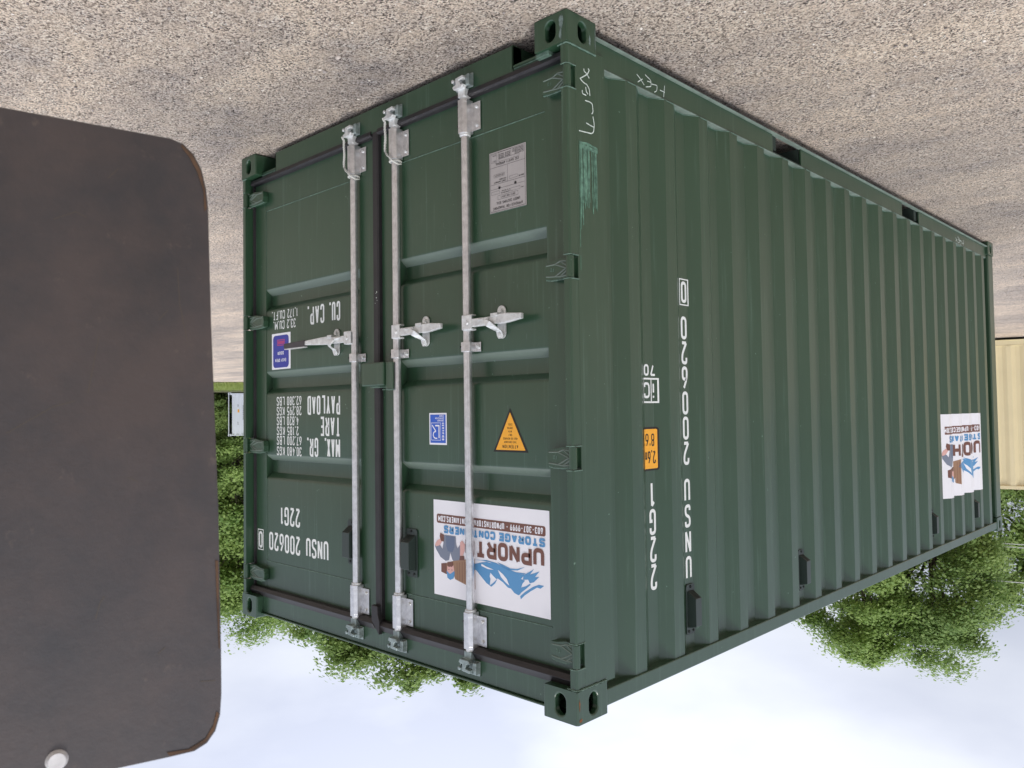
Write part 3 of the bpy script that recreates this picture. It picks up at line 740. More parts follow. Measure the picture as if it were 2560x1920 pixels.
def logo(dc, S=1.0):
    P = lambda pts: poly2d([(x*S, y*S) for x, y in pts])
    tx = lambda s, u, v, h, t, w, **k: text2d(s, u*S, v*S, h*S, t*S, width=w*S, **k)
    dc.put(P([(0, 0), (670, 0), (670, 408), (0, 408)]), FILM); dc.up(2)
    dc.put(P(roundrect(20, 649, 60, 99, 9)), BROWN); dc.put(P(MASS), BLUE); dc.put(P(PEAK), BLUE); dc.put(P(CONT), TAN); dc.up()
    for q in (STREAK, STREAK2, WISP, SMALLP): dc.put(P(q), BLUE); 
    dc.up()
    for q in (CUT1, CUT2): dc.put(P(q), FILM)
    dc.put(P(CONTD), BROWN); dc.put(P(BODY), DENIM); dc.put(P(HAT), BLUE)
    for x in range(425, 535, 16):
        o = []; yb = 230+(x-411)*.19; ribbon(o, [((x)*S, (yb+6)*S), (x*S, (350-(x-411)*.2)*S)], 2.2*S, False, 0); dc.put(o, BROWN)
    dc.up(); dc.put(P(FACE), SKIN); dc.put(P(ARML), SKIN); dc.put(P(ARMR), SKIN); dc.put(P(BIB), mat_bib)
    dc.up(); dc.put(P(BEARD), BROWN); dc.put(P(GLL), BROWN); dc.put(P(GLR), BROWN)
    for x in (553, 572): dc.put(P([(x-3, 290), (x+3, 290), (x+3, 292.5), (x-3, 292.5)]), INK)
    dc.put(tx('603-307-9999 * UPNORTHSTORAGECONTAINERS.COM', 32, 66, 26, 4.6, 606, gap=.14, cw=.5), FILM)
    dc.put(tx('STORAGE', 22, 106, 34, 9.2, 250, gap=.13, cw=.7), BLUE); dc.put(tx('CONTAINERS', 290, 106, 34, 9.2, 312, gap=.13, cw=.7), BLUE)
    dc.put(tx('UPNORTH', 28, 146, 72, 16.5, 440, gap=.10, cw=.7), BROWN)
mat_bib = mat('slate_vinyl', (.13, .17, .26), .5)
sx0, sz0 = .175, 1.849
dc = Decal(lambda u, v, l: (sx0+u, D+.0018-l, sz0+v)); logo(dc, .001); so = dc.build('company_sign', DL)

# warning triangle
def tri(cx, hw, z0, z1): return [(cx-hw, z0), (cx+hw, z0), (cx, z1)]
dc = Decal(fd)
cxx = (.283+.471)/2 - .003
tz0, tz1 = 1.632, 1.457
# the sticker stands with its apex down the door, lettering upright above it
dc.put(poly2d([(cxx-.096, 1.632), (cxx+.096, 1.632), (cxx, 1.456)]), INK); dc.up(2)
dc.put(poly2d([(cxx-.081, 1.624), (cxx+.081, 1.624), (cxx, 1.474)]), YELLOW); dc.up()
dc.put(text2d('ATTENTION', cxx, 1.603, .014, .0022, width=.086, align='m'), INK)
for s, z, w in (('THIS CONTAINER', 1.588, .068), ('MUST BE REPAIRED', 1.574, .078), ('ONLY', 1.560, .019), ('WITH', 1.546, .019), ('CORTEN', 1.532, .030), ('STEEL', 1.518, .024)):
    dc.put(text2d(s, cxx, z, .0085, .0011, width=w, align='m'), INK)
dc.build('warning_sticker', DL)

# certification sticker
dc = Decal(fd); a, b, c, d_ = .753, .868, 1.473, 1.611
dc.put(poly2d([(a, c), (b, c), (b, d_), (a, d_)]), FILM); dc.up(2); dc.put(poly2d([(a+.007, c+.007), (b-.007, c+.007), (b-.007, d_-.008), (a+.007, d_-.008)]), ROYAL); dc.up()
dc.put(frame2d(a+.039, a+.101, 1.516, 1.591, .0018), FILM)
o = []; ribbon(o, [(a+.050, 1.582), (a+.050, 1.528), (a+.075, 1.528)], .006, False, 0); ribbon(o, [(a+.062, 1.583), (a+.080, 1.583, 1), (a+.090, 1.570, 1), (a+.085, 1.556, 1), (a+.070, 1.553), (a+.095, 1.526)], .005, False, 1, .008)
dc.put(o, FILM)
vt = Decal(None)
tt = text2d('CERTIFIED', 0, 0, .013, .0030, width=.076)
dc.put([([(a+.030-v, 1.515+u) for u, v in vs], fs, l) for vs, fs, l in tt], FILM)
for s, z in (('CONTAINER', 1.502), ('CERTIFICATION', 1.492), ('SCHEME', 1.482)): dc.put(text2d(s, a+.018, z, .0078, .0012, cw=.5), FILM)
dc.build('certification_sticker', DL)

# easy open sticker
dc = Decal(fd); a, b = 2.018, 2.214
dc.put(poly2d([(a, 1.022), (b, 1.022), (b, 1.221), (a, 1.221)]), FILM); dc.up(2)
dc.put(poly2d(roundrect(a+.018, b-.014, 1.034, 1.212, .022)), NAVY); dc.up()
dc.put(text2d('EASY OPEN', (a+b)/2+.004, 1.162, .018, .0034, width=.112, align='m'), FILM)
dc.put(text2d('DOOR', (a+b)/2+.004, 1.123, .018, .0036, width=.062, align='m'), FILM)
dc.put(frame2d(a+.060, b-.060, 1.059, 1.089, .003), RED)
for i in range(6): dc.put(poly2d([(a+.066+i*.0115, 1.065), (a+.073+i*.0115, 1.065), (a+.073+i*.0115, 1.083), (a+.066+i*.0115, 1.083)]), RED)
dc.build('easy_open_sticker', DR)

# approval plate, a riveted aluminium sheet
px0, px1, pz0, pz1 = .268, .471, .414, .664
pl = MB().box(px0, px1, D-.0005, D+.0015, pz0, pz1).build('approval_plate', PLATE, DL, bevel=.0006, seg=1)
w = MB(); bead(w, [(px0, D-.001, pz1+.001), (px1, D-.001, pz1+.001)], .0016, 9); w.build('plate_edge', GREEN_WELD, pl)
dc = Decal(lambda u, v, l: (u, D-.0006-l, v)); g = .0010
dc.put(frame2d(px0+.005, px1-.005, pz0+.006, pz1-.006, g), INK)
dc.put(text2d('APPROVED FOR TRANSPORT', (px0+px1)/2, .641, .011, .0015, width=.165, align='m'), INK)
dc.put(text2d('UNDER CUSTOMS SEAL', (px0+px1)/2-.002, .622, .011, .0015, width=.132, align='m'), INK)
dc.put(frame2d(.312, .424, .597, .613, .0008), INK); dc.put(text2d('GB/C 1760 LR29/1', .368, .601, .008, .001, width=.08, align='m'), INK)
dc.put(text2d('TYPE', .280, .584, .005, .0008, width=.014), INK); dc.put(frame2d(.300, .352, .580, .591, .0007), INK); dc.put(text2d('MANUFACTURERS NO.', .357, .587, .0045, .0007, width=.05), INK); dc.put(text2d('OF THE CONTAINER', .357, .579, .0045, .0007, width=.045), INK); dc.put(frame2d(.415, .460, .577, .589, .0007), INK)
for z in (.567, .548, .478): dc.put(poly2d([(px0+.005, z), (px1-.005, z), (px1-.005, z+g), (px0+.005, z+g)]), INK)
dc.put(poly2d([(.368, .479), (.369, .479), (.369, .548), (.368, .548)]), INK)
dc.put(text2d('OWNER NO.', .278, .536, .006, .0009, width=.03), INK); dc.put(frame2d(.314, .358, .530, .541, .0007), INK)
dc.put(text2d('TIMBER COMPONENT', .375, .538, .006, .0009, width=.07), INK); dc.put(text2d('TREATMENT', .375, .529, .006, .0009, width=.04), INK); dc.put(frame2d(.385, .445, .508, .520, .0007), INK); dc.put(text2d('IM/TAILEILEIT', .415, .511, .006, .0009, width=.05, align='m'), INK)
dc.put(text2d('CSC SAFETY APPROVAL', .371, .462, .010, .0014, width=.130, align='m'), INK)
dc.put(frame2d(.303, .415, .449, .459, .0007), INK)
for i, s in enumerate(('DATE MANUFACTURED', 'IDENTIFICATION NO.', 'MAXIMUM OPERATING GROSS MASS', 'ALLOWABLE STACKING LOAD', 'TRANSVERSE RACKING TEST')):
    dc.put(text2d(s, .278, .444-i*.0052, .0036, .0007, width=.062 - (.012 if i < 2 else 0)), INK)
dc.put(frame2d(.348, .418, .421, .447, .0008), INK)
for i in range(3): dc.put(text2d('30480 KGS', .352, .441-i*.0065, .0045, .0008, width=.029), INK); dc.put(text2d('67200 LBS', .386, .441-i*.0065, .0045, .0008, width=.029), INK)
dc.put(frame2d(.428, .460, .424, .458, .0007), INK); dc.put(text2d('NEXT', .432, .450, .0045, .0008, width=.02), INK); dc.put(text2d('EXAM', .432, .428, .0045, .0008, width=.02), INK)
dc.build('plate_lettering', pl)
mb = MB()
for xx, zz in ((.325, .563), (.414, .566)): mb.cyl((xx, D-.001, zz), (xx, D-.0025, zz), .0055, 14)
mb.each('rivet', BLACK, pl)

# ------------------------------------------------------------------ markings on the long side (wrapped over the corrugations)
fs_ = lambda u, v, l: (profile(-u)-.0015-l, -u, v)            # u = -y so that text reads left to right from outside
def side_decal(): return Decal(fs_, breaks=[-b for b in prof_breaks(.2, 6.0)])
dc = side_decal()
zt = 2.210
for i, c in enumerate('UNSU'): dc.put(text2d(c, -.854, zt-.1-.1118*i, .100, .0138, width=.047), WHITE)
dc.build('lettering', box); dc = side_decal()
for i, c in enumerate('200620'): dc.put(text2d(c, -.854, 1.613-.110*i, .1015, .0138, width=.047), WHITE)
dc.build('lettering', box); dc = side_decal()
dc.put(frame2d(-.869, -.803, .899, 1.012, .005), WHITE); dc.put(text2d('0', -.858, .908, .095, .0135, width=.044), WHITE)
dc.build('check_digit', box); dc = side_decal()
for i, c in enumerate('22G1'): dc.put(text2d(c, -.584, 2.105-.1125*i, .106, .0138, width=.046), WHITE)
dc.build('lettering', box); dc = side_decal()
dc.put(text2d('70', -.598, 1.283, .048, .009, width=.080), WHITE)
dc.put(frame2d(-.606, -.506, 1.343, 1.440, .007), WHITE); dc.put(poly2d([(-.5715, 1.346), (-.5650, 1.346), (-.5650, 1.437), (-.5715, 1.437)]), WHITE)
dc.put(text2d('i', -.590, 1.358, .070, .010, width=.012), WHITE); dc.put(text2d('c', -.558, 1.358, .092, .010, width=.042), WHITE)
dc.build('lettering', box)
dc = side_decal()
dc.put(poly2d(roundrect(-.606, -.478, 1.543, 1.722, .012)), INK); dc.up(2); dc.put(poly2d(roundrect(-.598, -.488, 1.551, 1.714, .006)), YELLOW); dc.up()
dc.put(text2d('2,6m', -.590, 1.642, .052, .0068, width=.086, gap=.1), INK); dc.put(text2d('8\'6"', -.583, 1.570, .052, .0060, width=.082, gap=.1), INK)
dc.build('height_sticker', box)
# the big sign follows the corrugation; sheet millimetres run along the surface
YN, YF = 4.475, 5.475
def arc_table():
    t = [(YF, 0.0)]; y = YF; s = 0
    while y > YN:
        y2 = y - .002; s += math.hypot(.002, profile(y2)-profile(y)); y = y2; t.append((y, s))
    return t
ARC = arc_table(); SW = ARC[-1][1]
def y_at(s):
    s = max(0, min(SW, s)); lo, hi = 0, len(ARC)-1
    while hi-lo > 1:
        m = (lo+hi)//2
        if ARC[m][1] < s: lo = m
        else: hi = m
    a, b = ARC[lo], ARC[hi]; return a[0] + (b[0]-a[0])*((s-a[1])/max(b[1]-a[1], 1e-9))
KS = SW/.670
def fsig(u, v, l):
    y = y_at(u*KS); return (profile(y)-.0020-l, y, 1.537+v*KS*1.0)
brk = []
for b in prof_breaks(YN, YF):
    s = next(q[1] for q in ARC if q[0] <= b); brk.append(s/KS)
dc = Decal(fsig, breaks=brk); logo(dc, .001); dc.build('company_sign', box)

# chalk handwriting and touch-up primer
def scrawl(lines, fmap, t, name, m=CHALK):
    o = []
    for i, L_ in enumerate(lines): ribbon(o, [(-a, b, 1) for a, b in L_], t, False, i % 4, .01)
    d = Decal(fmap); d.put(o, m); return d.build(name, box)
POST = [[(.1029,.192),(.1041,.2017),(.1206,.2059),(.1347,.2201)],[(.1285,.1842),(.1357,.1876),(.1242,.2071),(.0781,.2369)],[(.0802,.2362),(.0943,.2449),(.1179,.248)],[(.1158,.2463),(.1336,.2596),(.1365,.2864)],[(.0912,.2763),(.0909,.29),(.1146,.2902)],[(.1118,.259),(.115,.2764),(.1257,.2825)],[(.1068,.3116),(.1358,.3096),(.1504,.3125),(.1546,.3437),(.1455,.353)],[(.1527,.3604),(.1607,.3883),(.1554,.4196),(.1434,.4286),(.0677,.4353)],[(.1116,.3953),(.1369,.3989),(.1589,.4003)]]
scrawl(POST, lambda u, v, l: (.0048-l, -u, v), .0042, 'chalk_writing')
RAIL = [[(.4688,.0987),(.491,.1089),(.5214,.129)],[(.4749,.1293),(.5097,.1064)],[(.5283,.0827),(.5702,.0947),(.5724,.1204),(.5317,.1334)],[(.5432,.1056),(.5699,.1027)],[(.575,.1086),(.6184,.1022),(.6131,.1285),(.5955,.1372)],[(.6741,.0874),(.6654,.1399)],[(.6376,.1166),(.6753,.1159)]]
scrawl(RAIL, lambda u, v, l: (.0195-l, -u, v), .0035, 'chalk_writing')
scrawl([[(y+4.40, z+.005) for y, z in L_] for L_ in [[(a*1.15, b) for a, b in q] for q in RAIL]], lambda u, v, l: (.0195-l, -u, v), .005, 'chalk_writing')
rnd = random.Random(4); st = []
for i in range(34):
    y = .072 + rnd.random()*.100; z0 = .472 + rnd.random()*.02; L_ = (.12 + rnd.random()*.13) if y > .10 else (.16 + rnd.random()*.17)
    st.append([(y, z0), (y+rnd.uniform(-.004, .004), z0+L_*.5), (y+rnd.uniform(-.005, .005), z0+L_)])
for i in range(6): st.append([(.07, .477+i*.004), (.12, .474+i*.004+rnd.uniform(-.003, .003)), (.178, .480+i*.0035)])
o = []
for i, L_ in enumerate(st): ribbon(o, [(-a, b) for a, b in L_], rnd.uniform(.002, .0062), False, i)
ribbon(o, [(-.068, .47), (-.066, .87)], .0028, False, 40); ribbon(o, [(-.066, .90), (-.066, .955)], .0028, False, 40)
ribbon(o, [(-.152, .48), (-.154, .71)], .003, False, 41)
d_ = Decal(lambda u, v, l: (.0048-l, -u, v), step=.00004); d_.put(o, TEAL); d_.build('primer_scuff', box)
def blotch(cx, cy, rx, ry, seed, n=26, j=.35):
    q = random.Random(seed); return [(cx + rx*math.cos(2*PI*i/n)*(1+q.uniform(-j, j)), cy + ry*math.sin(2*PI*i/n)*(1+q.uniform(-j, j))) for i in range(n)]
# worn paint on castings
d_ = Decal(lambda u, v, l: (u, -.0002-l, v)); d_.put(poly2d(blotch(.026, .040, .010, .026, 3)), BARE); d_.put(poly2d(blotch(.030, .085, .006, .020, 5)), BARE); d_.build('rubbed_patch', box)
d_ = Decal(lambda u, v, l: (-.0002-l, -u, v)); d_.put(poly2d(blotch(-.135, .078, .006, .018, 8)), BARE); d_.put(poly2d(blotch(-.168, .06, .0025, .045, 9)), BARE); d_.build('rubbed_patch', box)
d_ = Decal(lambda u, v, l: (-.0002-l, -u, v)); d_.put(poly2d(blotch(-.018, 2.575, .009, .006, 11)), RUST); d_.put(poly2d(blotch(-.012, 2.52, .003, .02, 12)), RUST); d_.build('rust_patch', box)
for i in range(20):
    d_ = Decal(fd, step=.0001)
    x = rnd.uniform(.18, 1.04); z = rnd.choice([rnd.uniform(.5, .74), rnd.uniform(.92, 1.2), rnd.uniform(1.4, 1.66)]); o = []
    ribbon(o, [(x, z), (x+rnd.uniform(-.002, .002), z+rnd.uniform(.01, .035))], .0010, False, i); d_.put(o, BARE); d_.build('scratch', DL)

# white cords tied round two of the rods
def rope(x, z0, z1, label):
    pts = []
    zt_ = z1
    A0 = (x+.030, .004, z0); 
    n = 40
    mb = MB()
    for ph in (0, PI):
        P = []
        for i in range(n+1):
            t = i/n; z = z0 + (z1-.045-z0)*t; a = ph + t*34
            P.append((x+.031+.0030*math.cos(a)+.002*math.sin(t*9), .002+.0030*math.sin(a), z))
        mb.tube(P, .0034, 6)
    loop = [(x+.031, .0, z1-.045)] + [(x+.031-.055*t, .001-.006*math.sin(t*PI), z1-.045+.058*t+.004*math.sin(t*6)) for t in (.15, .35, .55, .75, 1)] + [(x-.032, .022, z1+.022), (x-.024, .05, z1+.016), (x, .060, z1+.004), (x+.024, .050, z1-.006), (x+.031, .015, z1-.030), (x+.031, .0, z1-.045)]
    mb.tube(loop, .0032, 6)
    ring = [(x+.0265*math.cos(a), .0355+.0265*math.sin(a), z1+.003) for a in [2*PI*k/16 for k in range(17)]]
    mb.tube(ring, .0042, 6)
    top = [(x+.031, .002, z0), (x+.036, -.002, z0-.010), (x+.040, -.002, z0-.018)]
    mb.tube(top, [.005, .006, .0065], 6)
    o_ = mb.build('rope', ROPE, None, smooth=True, ang=60)
    return tag(o_, label, 'rope', 'white cords tied round the door lock rods')
rope(1.056, .135, .316, 'white cord on the rod beside the door gap, on the side of the triangle sticker')
rope(1.383, .140, .316, 'white cord on the single lock rod of the door carrying the weight lettering')

# ------------------------------------------------------------------ ground
def hgt(x, y):
    def ss(t): t = max(0, min(1, t)); return t*t*(3-2*t)
    return .19*ss((y-7)/8)*(1-ss((x-8)/12)) 
def gravel():
    m = bpy.data.materials.new('crushed_gravel'); m.use_nodes = True
    t = m.node_tree; b = t.nodes['Principled BSDF']; L = t.links.new
    co = N(t, 'ShaderNodeTexCoord')
    def ns(scale, detail=3, rough=.6, sc=None):
        n = N(t, 'ShaderNodeTexNoise'); n.inputs['Scale'].default_value = scale; n.inputs['Detail'].default_value = detail; n.inputs['Roughness'].default_value = rough
        if sc:
            q = N(t, 'ShaderNodeMapping'); q.inputs['Scale'].default_value = sc; q.inputs['Rotation'].default_value = (0, 0, R(40)); L(co.outputs['Object'], q.inputs[0]); L(q.outputs[0], n.inputs['Vector'])
        else: L(co.outputs['Object'], n.inputs['Vector'])
        return n
    def ramp(src, els):
        r = N(t, 'ShaderNodeValToRGB')
        while len(r.color_ramp.elements) < len(els): r.color_ramp.elements.new(.5)
        for e, (p, c) in zip(r.color_ramp.elements, els): e.position = p; e.color = (*c, 1)
        L(src, r.inputs[0]); return r
    vo = N(t, 'ShaderNodeTexVoronoi'); vo.inputs['Scale'].default_value = 150; L(co.outputs['Object'], vo.inputs['Vector'])
    sp = N(t, 'ShaderNodeSeparateColor'); L(vo.outputs['Color'], sp.inputs[0])
    grit = ramp(sp.outputs[0], [(0, (.05, .042, .038)), (.17, (.27, .23, .20)), (.46, (.64, .54, .45)), (.82, (.86, .75, .63)), (1, (.96, .90, .80))])
    big = ns(1.5, 7, .68); mid = ns(9, 4, .6); wide = ns(.22, 4, .6, (1, 2.6, 1))
    blue = ramp(big.outputs[0], [(.50, (0, 0, 0)), (.68, (.75, .75, .75))])
    m1 = N(t, 'ShaderNodeMix', data_type='RGBA', blend_type='MULTIPLY'); L(blue.outputs[0], m1.inputs['Factor']); L(grit.outputs[0], m1.inputs['A']); m1.inputs['B'].default_value = (.66, .69, .76, 1)
    dust = ramp(mid.outputs[0], [(.42, (0, 0, 0)), (.72, (.5, .5, .5))])
    m2 = N(t, 'ShaderNodeMix', data_type='RGBA'); L(dust.outputs[0], m2.inputs['Factor']); L(m1.outputs['Result'], m2.inputs['A']); m2.inputs['B'].default_value = (.72, .60, .48, 1)
    wr = ramp(wide.outputs[0], [(.36, (.80, .80, .82)), (.62, (1.14, 1.10, 1.05))])
    m3 = N(t, 'ShaderNodeMix', data_type='RGBA', blend_type='MULTIPLY'); m3.inputs['Factor'].default_value = 1; L(m2.outputs['Result'], m3.inputs['A']); L(wr.outputs[0], m3.inputs['B'])
    trk = ns(1.3, 6, .7, (.5, 1.7, 1)); tr_ = ramp(trk.outputs[0], [(.38, (.86, .86, .88)), (.6, (1.06, 1.05, 1.03))])
    m4 = N(t, 'ShaderNodeMix', data_type='RGBA', blend_type='MULTIPLY'); m4.inputs['Factor'].default_value = 1; L(m3.outputs['Result'], m4.inputs['A']); L(tr_.outputs[0], m4.inputs['B']); m3 = m4
    L(m3.outputs['Result'], b.inputs['Base Color']); b.inputs['Roughness'].default_value = .95; b.inputs['Specular IOR Level'].default_value = .05
    fine = ns(260, 3, .7); lump = ns(34, 6, .75)
    b1 = N(t, 'ShaderNodeBump'); b1.inputs['Strength'].default_value = .8; b1.inputs['Distance'].default_value = .035; L(lump.outputs[0], b1.inputs['Height'])
    b2 = N(t, 'ShaderNodeBump'); b2.inputs['Strength'].default_value = .9; b2.inputs['Distance'].default_value = .007; b2.invert = True; L(vo.outputs['Distance'], b2.inputs['Height']); L(b1.outputs[0], b2.inputs['Normal'])
    b3 = N(t, 'ShaderNodeBump'); b3.inputs['Strength'].default_value = .8; b3.inputs['Distance'].default_value = .006; L(fine.outputs[0], b3.inputs['Height']); L(b2.outputs[0], b3.inputs['Normal'])
    L(b3.outputs[0], b.inputs['Normal'])
    return m
GRAVEL = gravel()
def axis(lo, hi, c, n0):
    v = [c + math.copysign((abs(t)**3.2), t)*(hi-c if t > 0 else c-lo) for t in [i/n0 for i in range(-n0, n0+1)]]
    return v
xs = axis(-400, 400, 1.0, 90); ys = axis(-400, 400, 1.0, 90)
mb = MB(); vs = []
for y in ys:
    for x in xs:
        z = hgt(x, y); r = math.hypot(x-1, y-1)
        z += .010*noise.noise((x*.5, y*.5, 0)) if r < 60 else 0
        inside = -.35 < x < 2.8 and -.3 < y < 6.4
        vs.append((x, y, z - .006 if not inside else z*.2-.003))
n = len(xs)
mb.add(vs, [(j*n+i, j*n+i+1, (j+1)*n+i+1, (j+1)*n+i) for j in range(len(ys)-1) for i in range(n-1)])
tag(mb.build('gravel_ground', GRAVEL, smooth=True, ang=180, recalc=False), 'packed grey and tan crushed gravel yard', None, None, 'structure')

# loose stones, one object
STONE = bpy.data.materials.new('loose_stone'); STONE.use_nodes = True
t = STONE.node_tree; b = t.nodes['Principled BSDF']; b.inputs['Roughness'].default_value = .9
gi = N(t, 'ShaderNodeNewGeometry'); rp = N(t, 'ShaderNodeValToRGB')
for _ in range(3): rp.color_ramp.elements.new(.5)
for e, (p, c) in zip(rp.color_ramp.elements, [(0, (.16, .14, .13)), (.3, (.40, .35, .32)), (.6, (.60, .52, .45)), (.88, (.75, .68, .60)), (1, (.88, .82, .72))]): e.position = p; e.color = (*c, 1)
t.links.new(gi.outputs['Random Per Island'], rp.inputs[0]); t.links.new(rp.outputs[0], b.inputs['Base Color'])
def np_mesh(name, V, F, m, per=3):
    me = bpy.data.meshes.new(name); V = np.asarray(V, np.float32); F = np.asarray(F, np.int32)
    me.vertices.add(len(V)); me.vertices.foreach_set('co', V.ravel()); me.loops.add(F.size); me.loops.foreach_set('vertex_index', F.ravel())
    me.polygons.add(len(F)); me.polygons.foreach_set('loop_start', np.arange(0, F.size, F.shape[1], dtype=np.int32)); me.polygons.foreach_set('loop_total', np.full(len(F), F.shape[1], np.int32))
    me.update(calc_edges=True); me.materials.append(m)
    return bpy.data.objects.new(name, me)
bm = bmesh.new(); bmesh.ops.create_icosphere(bm, subdivisions=1, radius=1); IV = np.array([v.co[:] for v in bm.verts]); IF = np.array([[v.index for v in f.verts] for f in bm.faces]); bm.free()
rg = np.random.default_rng(7)
ang0 = math.atan2(1, 1)
n_s = 9000
az = R(45) + rg.uniform(-.75, .75, n_s); rr = 1.9 + 9*rg.random(n_s)**1.5
px_ = -1.83 + rr*np.cos(az); py_ = -2.22 + rr*np.sin(az)
ok = ~((px_ > -.02) & (px_ < 2.46) & (py_ > -.02) & (py_ < 6.08)); px_, py_ = px_[ok], py_[ok]; n_s = len(px_)
sz = .0022 + .0045*rg.random(n_s)**2.5; sz[rg.random(n_s) < .018] *= 2.5
V = IV[None]*sz[:, None, None]*(1+.25*rg.standard_normal((n_s, len(IV), 1)))
V[:, :, 0] *= rg.uniform(.8, 1.5, (n_s, 1)); V[:, :, 2] *= .6
th = rg.uniform(0, 2*PI, (n_s, 1)); X_, Y_ = V[:, :, 0].copy(), V[:, :, 1].copy()
V[:, :, 0] = X_*np.cos(th)-Y_*np.sin(th) + px_[:, None]; V[:, :, 1] = X_*np.sin(th)+Y_*np.cos(th) + py_[:, None]; V[:, :, 2] += (-.004 + sz*.25)[:, None]
F = (IF[None] + (np.arange(n_s)*len(IV))[:, None, None]).reshape(-1, 3)
o = np_mesh('loose_stones', V.reshape(-1, 3), F, STONE); COL.objects.link(o); tag(o, 'small loose stones scattered on the packed gravel', 'gravel', None, 'stuff')

# grass verge beyond the yard
GRASS = mat('grass', (.17, .22, .05), .9, col2=(.30, .35, .10), vscale=.6, detail=6)
BRUSH = mat('dry_brush', (.05, .07, .02), .95, col2=(.10, .085, .04), vscale=.8, detail=6)
def verge(name, m, r0, r1, a0, a1, z, label):
    mb = MB(); n = 24; vs = []
    for r in np.linspace(r0, r1, 7):
        for a in np.linspace(a0, a1, n): vs.append((-1.83+(r+.8*noise.noise((a*9, r*.2, 2)))*math.cos(a), -2.22+(r+.8*noise.noise((a*9, r*.2, 5)))*math.sin(a), z+.03*noise.noise((r, a*30, 1))+(r-r0)*.004))
    mb.add(vs, [(j*n+i, j*n+i+1, (j+1)*n+i+1, (j+1)*n+i) for j in range(6) for i in range(n-1)])
    return tag(mb.build(name, m, recalc=False), label, None, None, 'structure')
verge('grass_verge', GRASS, 37.2, 47.5, R(-5), R(60), .03, 'strip of bright green grass along the far edge of the gravel')
verge('brush_ground', BRUSH, 47, 320, R(-8), R(64), .08, 'brown and green rough ground below the far trees')
V = []; F = []; rg = np.random.default_rng(3); n_g = 16000
a = rg.uniform(R(18), R(34), n_g); r = rg.uniform(37, 48, n_g); gx = -1.83+r*np.cos(a); gy = -2.22+r*np.sin(a); h = rg.uniform(.03, .12, n_g); w = .02
th = rg.uniform(0, PI, n_g); dx = np.cos(th)*w; dy = np.sin(th)*w
V = np.stack([np.stack([gx-dx, gy-dy, 0*gx], 1), np.stack([gx+dx, gy+dy, 0*gx], 1), np.stack([gx+rg.normal(0, .05, n_g), gy+rg.normal(0, .05, n_g), h+.05], 1)], 1).reshape(-1, 3)
o = np_mesh('grass_tufts', V, np.arange(n_g*3).reshape(-1, 3), GRASS); COL.objects.link(o); tag(o, 'short green grass blades along the far verge', 'grass', None, 'stuff')

# ------------------------------------------------------------------ other containers
CREAM = paint('cream_paint', (.74, .645, .40), .5, (.85, .78, .62))
CWH = paint('white_paint', (.70, .73, .80), .5, (.8, .8, .82))
c2 = empty('shipping_container', (0, 0, 0), 0, 'cream coloured shipping container standing behind the far end of the green one', 'shipping container')
shell(c2, CREAM, 12.19, 2.896, dark=GREEN_DARK, e0=.46)
for s_ in (0, 1):
    pass
az_ = R(78.2); dd = 17.8; cpt = Vector((-1.827+dd*math.cos(az_), -2.219+dd*math.sin(az_), .19))
# local +y runs along the wall, local -x faces the camera
c2.rotation_euler = (0, 0, az_)                 # local x points away from the camera
ux = Vector((math.cos(az_), math.sin(az_), 0)); uy = Vector((-math.sin(az_), math.cos(az_), 0))
c2.location = cpt - uy*6.3
MB().box(0, 2.438, .02, .06, .1, 2.85).build('door', CREAM, c2); 
c3 = empty('shipping_container', (0, 0, 0), 0, 'distant white shipping container on the grass below the big trees', 'shipping container')
shell(c3, CWH, 6.058, 2.591, dark=GREEN_DARK)
az_ = R(26.6); dd = 50.5; cpt = Vector((-1.827+dd*math.cos(az_), -2.219+dd*math.sin(az_), .11))
c3.rotation_euler = (0, 0, az_+R(3)); uy = Vector((-math.sin(az_+R(3)), math.cos(az_+R(3)), 0))
c3.location = cpt
MB().box(0, 2.438, .02, .06, .1, 2.55).build('door', CWH, c3)
dc = Decal(lambda u, v, l: (profile(u)-.004-l, u, v), breaks=prof_breaks(.2, 6.0))
dc.put(poly2d([(.54, 1.0), (.64, 1.0), (.64, 1.18), (.54, 1.18)]), YELLOW)
for i in range(7): dc.put(poly2d([(.84, .75+i*.13), (.865, .75+i*.13), (.865, .84+i*.13), (.84, .84+i*.13)]), INK)
for zz in (.7, .78, 1.75, 1.85): dc.put(poly2d([(.55, zz), (.58, zz), (.58, zz+.06), (.55, zz+.06)]), INK)
dc.build('lettering', c3)
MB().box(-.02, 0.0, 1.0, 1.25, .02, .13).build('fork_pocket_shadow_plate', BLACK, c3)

# ------------------------------------------------------------------ rusty steel plate close to the camera
PM = bpy.data.materials.new('rusty_plate'); PM.use_nodes = True
t = PM.node_tree; b = t.nodes['Principled BSDF']; co = N(t, 'ShaderNodeTexCoord')
def tn(s, d, r=.6):
    n = N(t, 'ShaderNodeTexNoise'); n.inputs['Scale'].default_value = s; n.inputs['Detail'].default_value = d; n.inputs['Roughness'].default_value = r; t.links.new(co.outputs['Object'], n.inputs['Vector']); return n
n1, n2, n3 = tn(6, 8, .7), tn(26, 6, .75), tn(5.0, 5)
r1 = N(t, 'ShaderNodeValToRGB'); r1.color_ramp.elements[0].position = .36; r1.color_ramp.elements[0].color = (.022, .019, .021, 1); r1.color_ramp.elements[1].position = .62; r1.color_ramp.elements[1].color = (.056, .038, .033, 1); t.links.new(n1.outputs[0], r1.inputs[0])
r2 = N(t, 'ShaderNodeValToRGB'); r2.color_ramp.elements[0].position = .60; r2.color_ramp.elements[0].color = (0, 0, 0, 1); r2.color_ramp.elements[1].position = .80; r2.color_ramp.elements[1].color = (.8, .8, .8, 1); t.links.new(n2.outputs[0], r2.inputs[0])
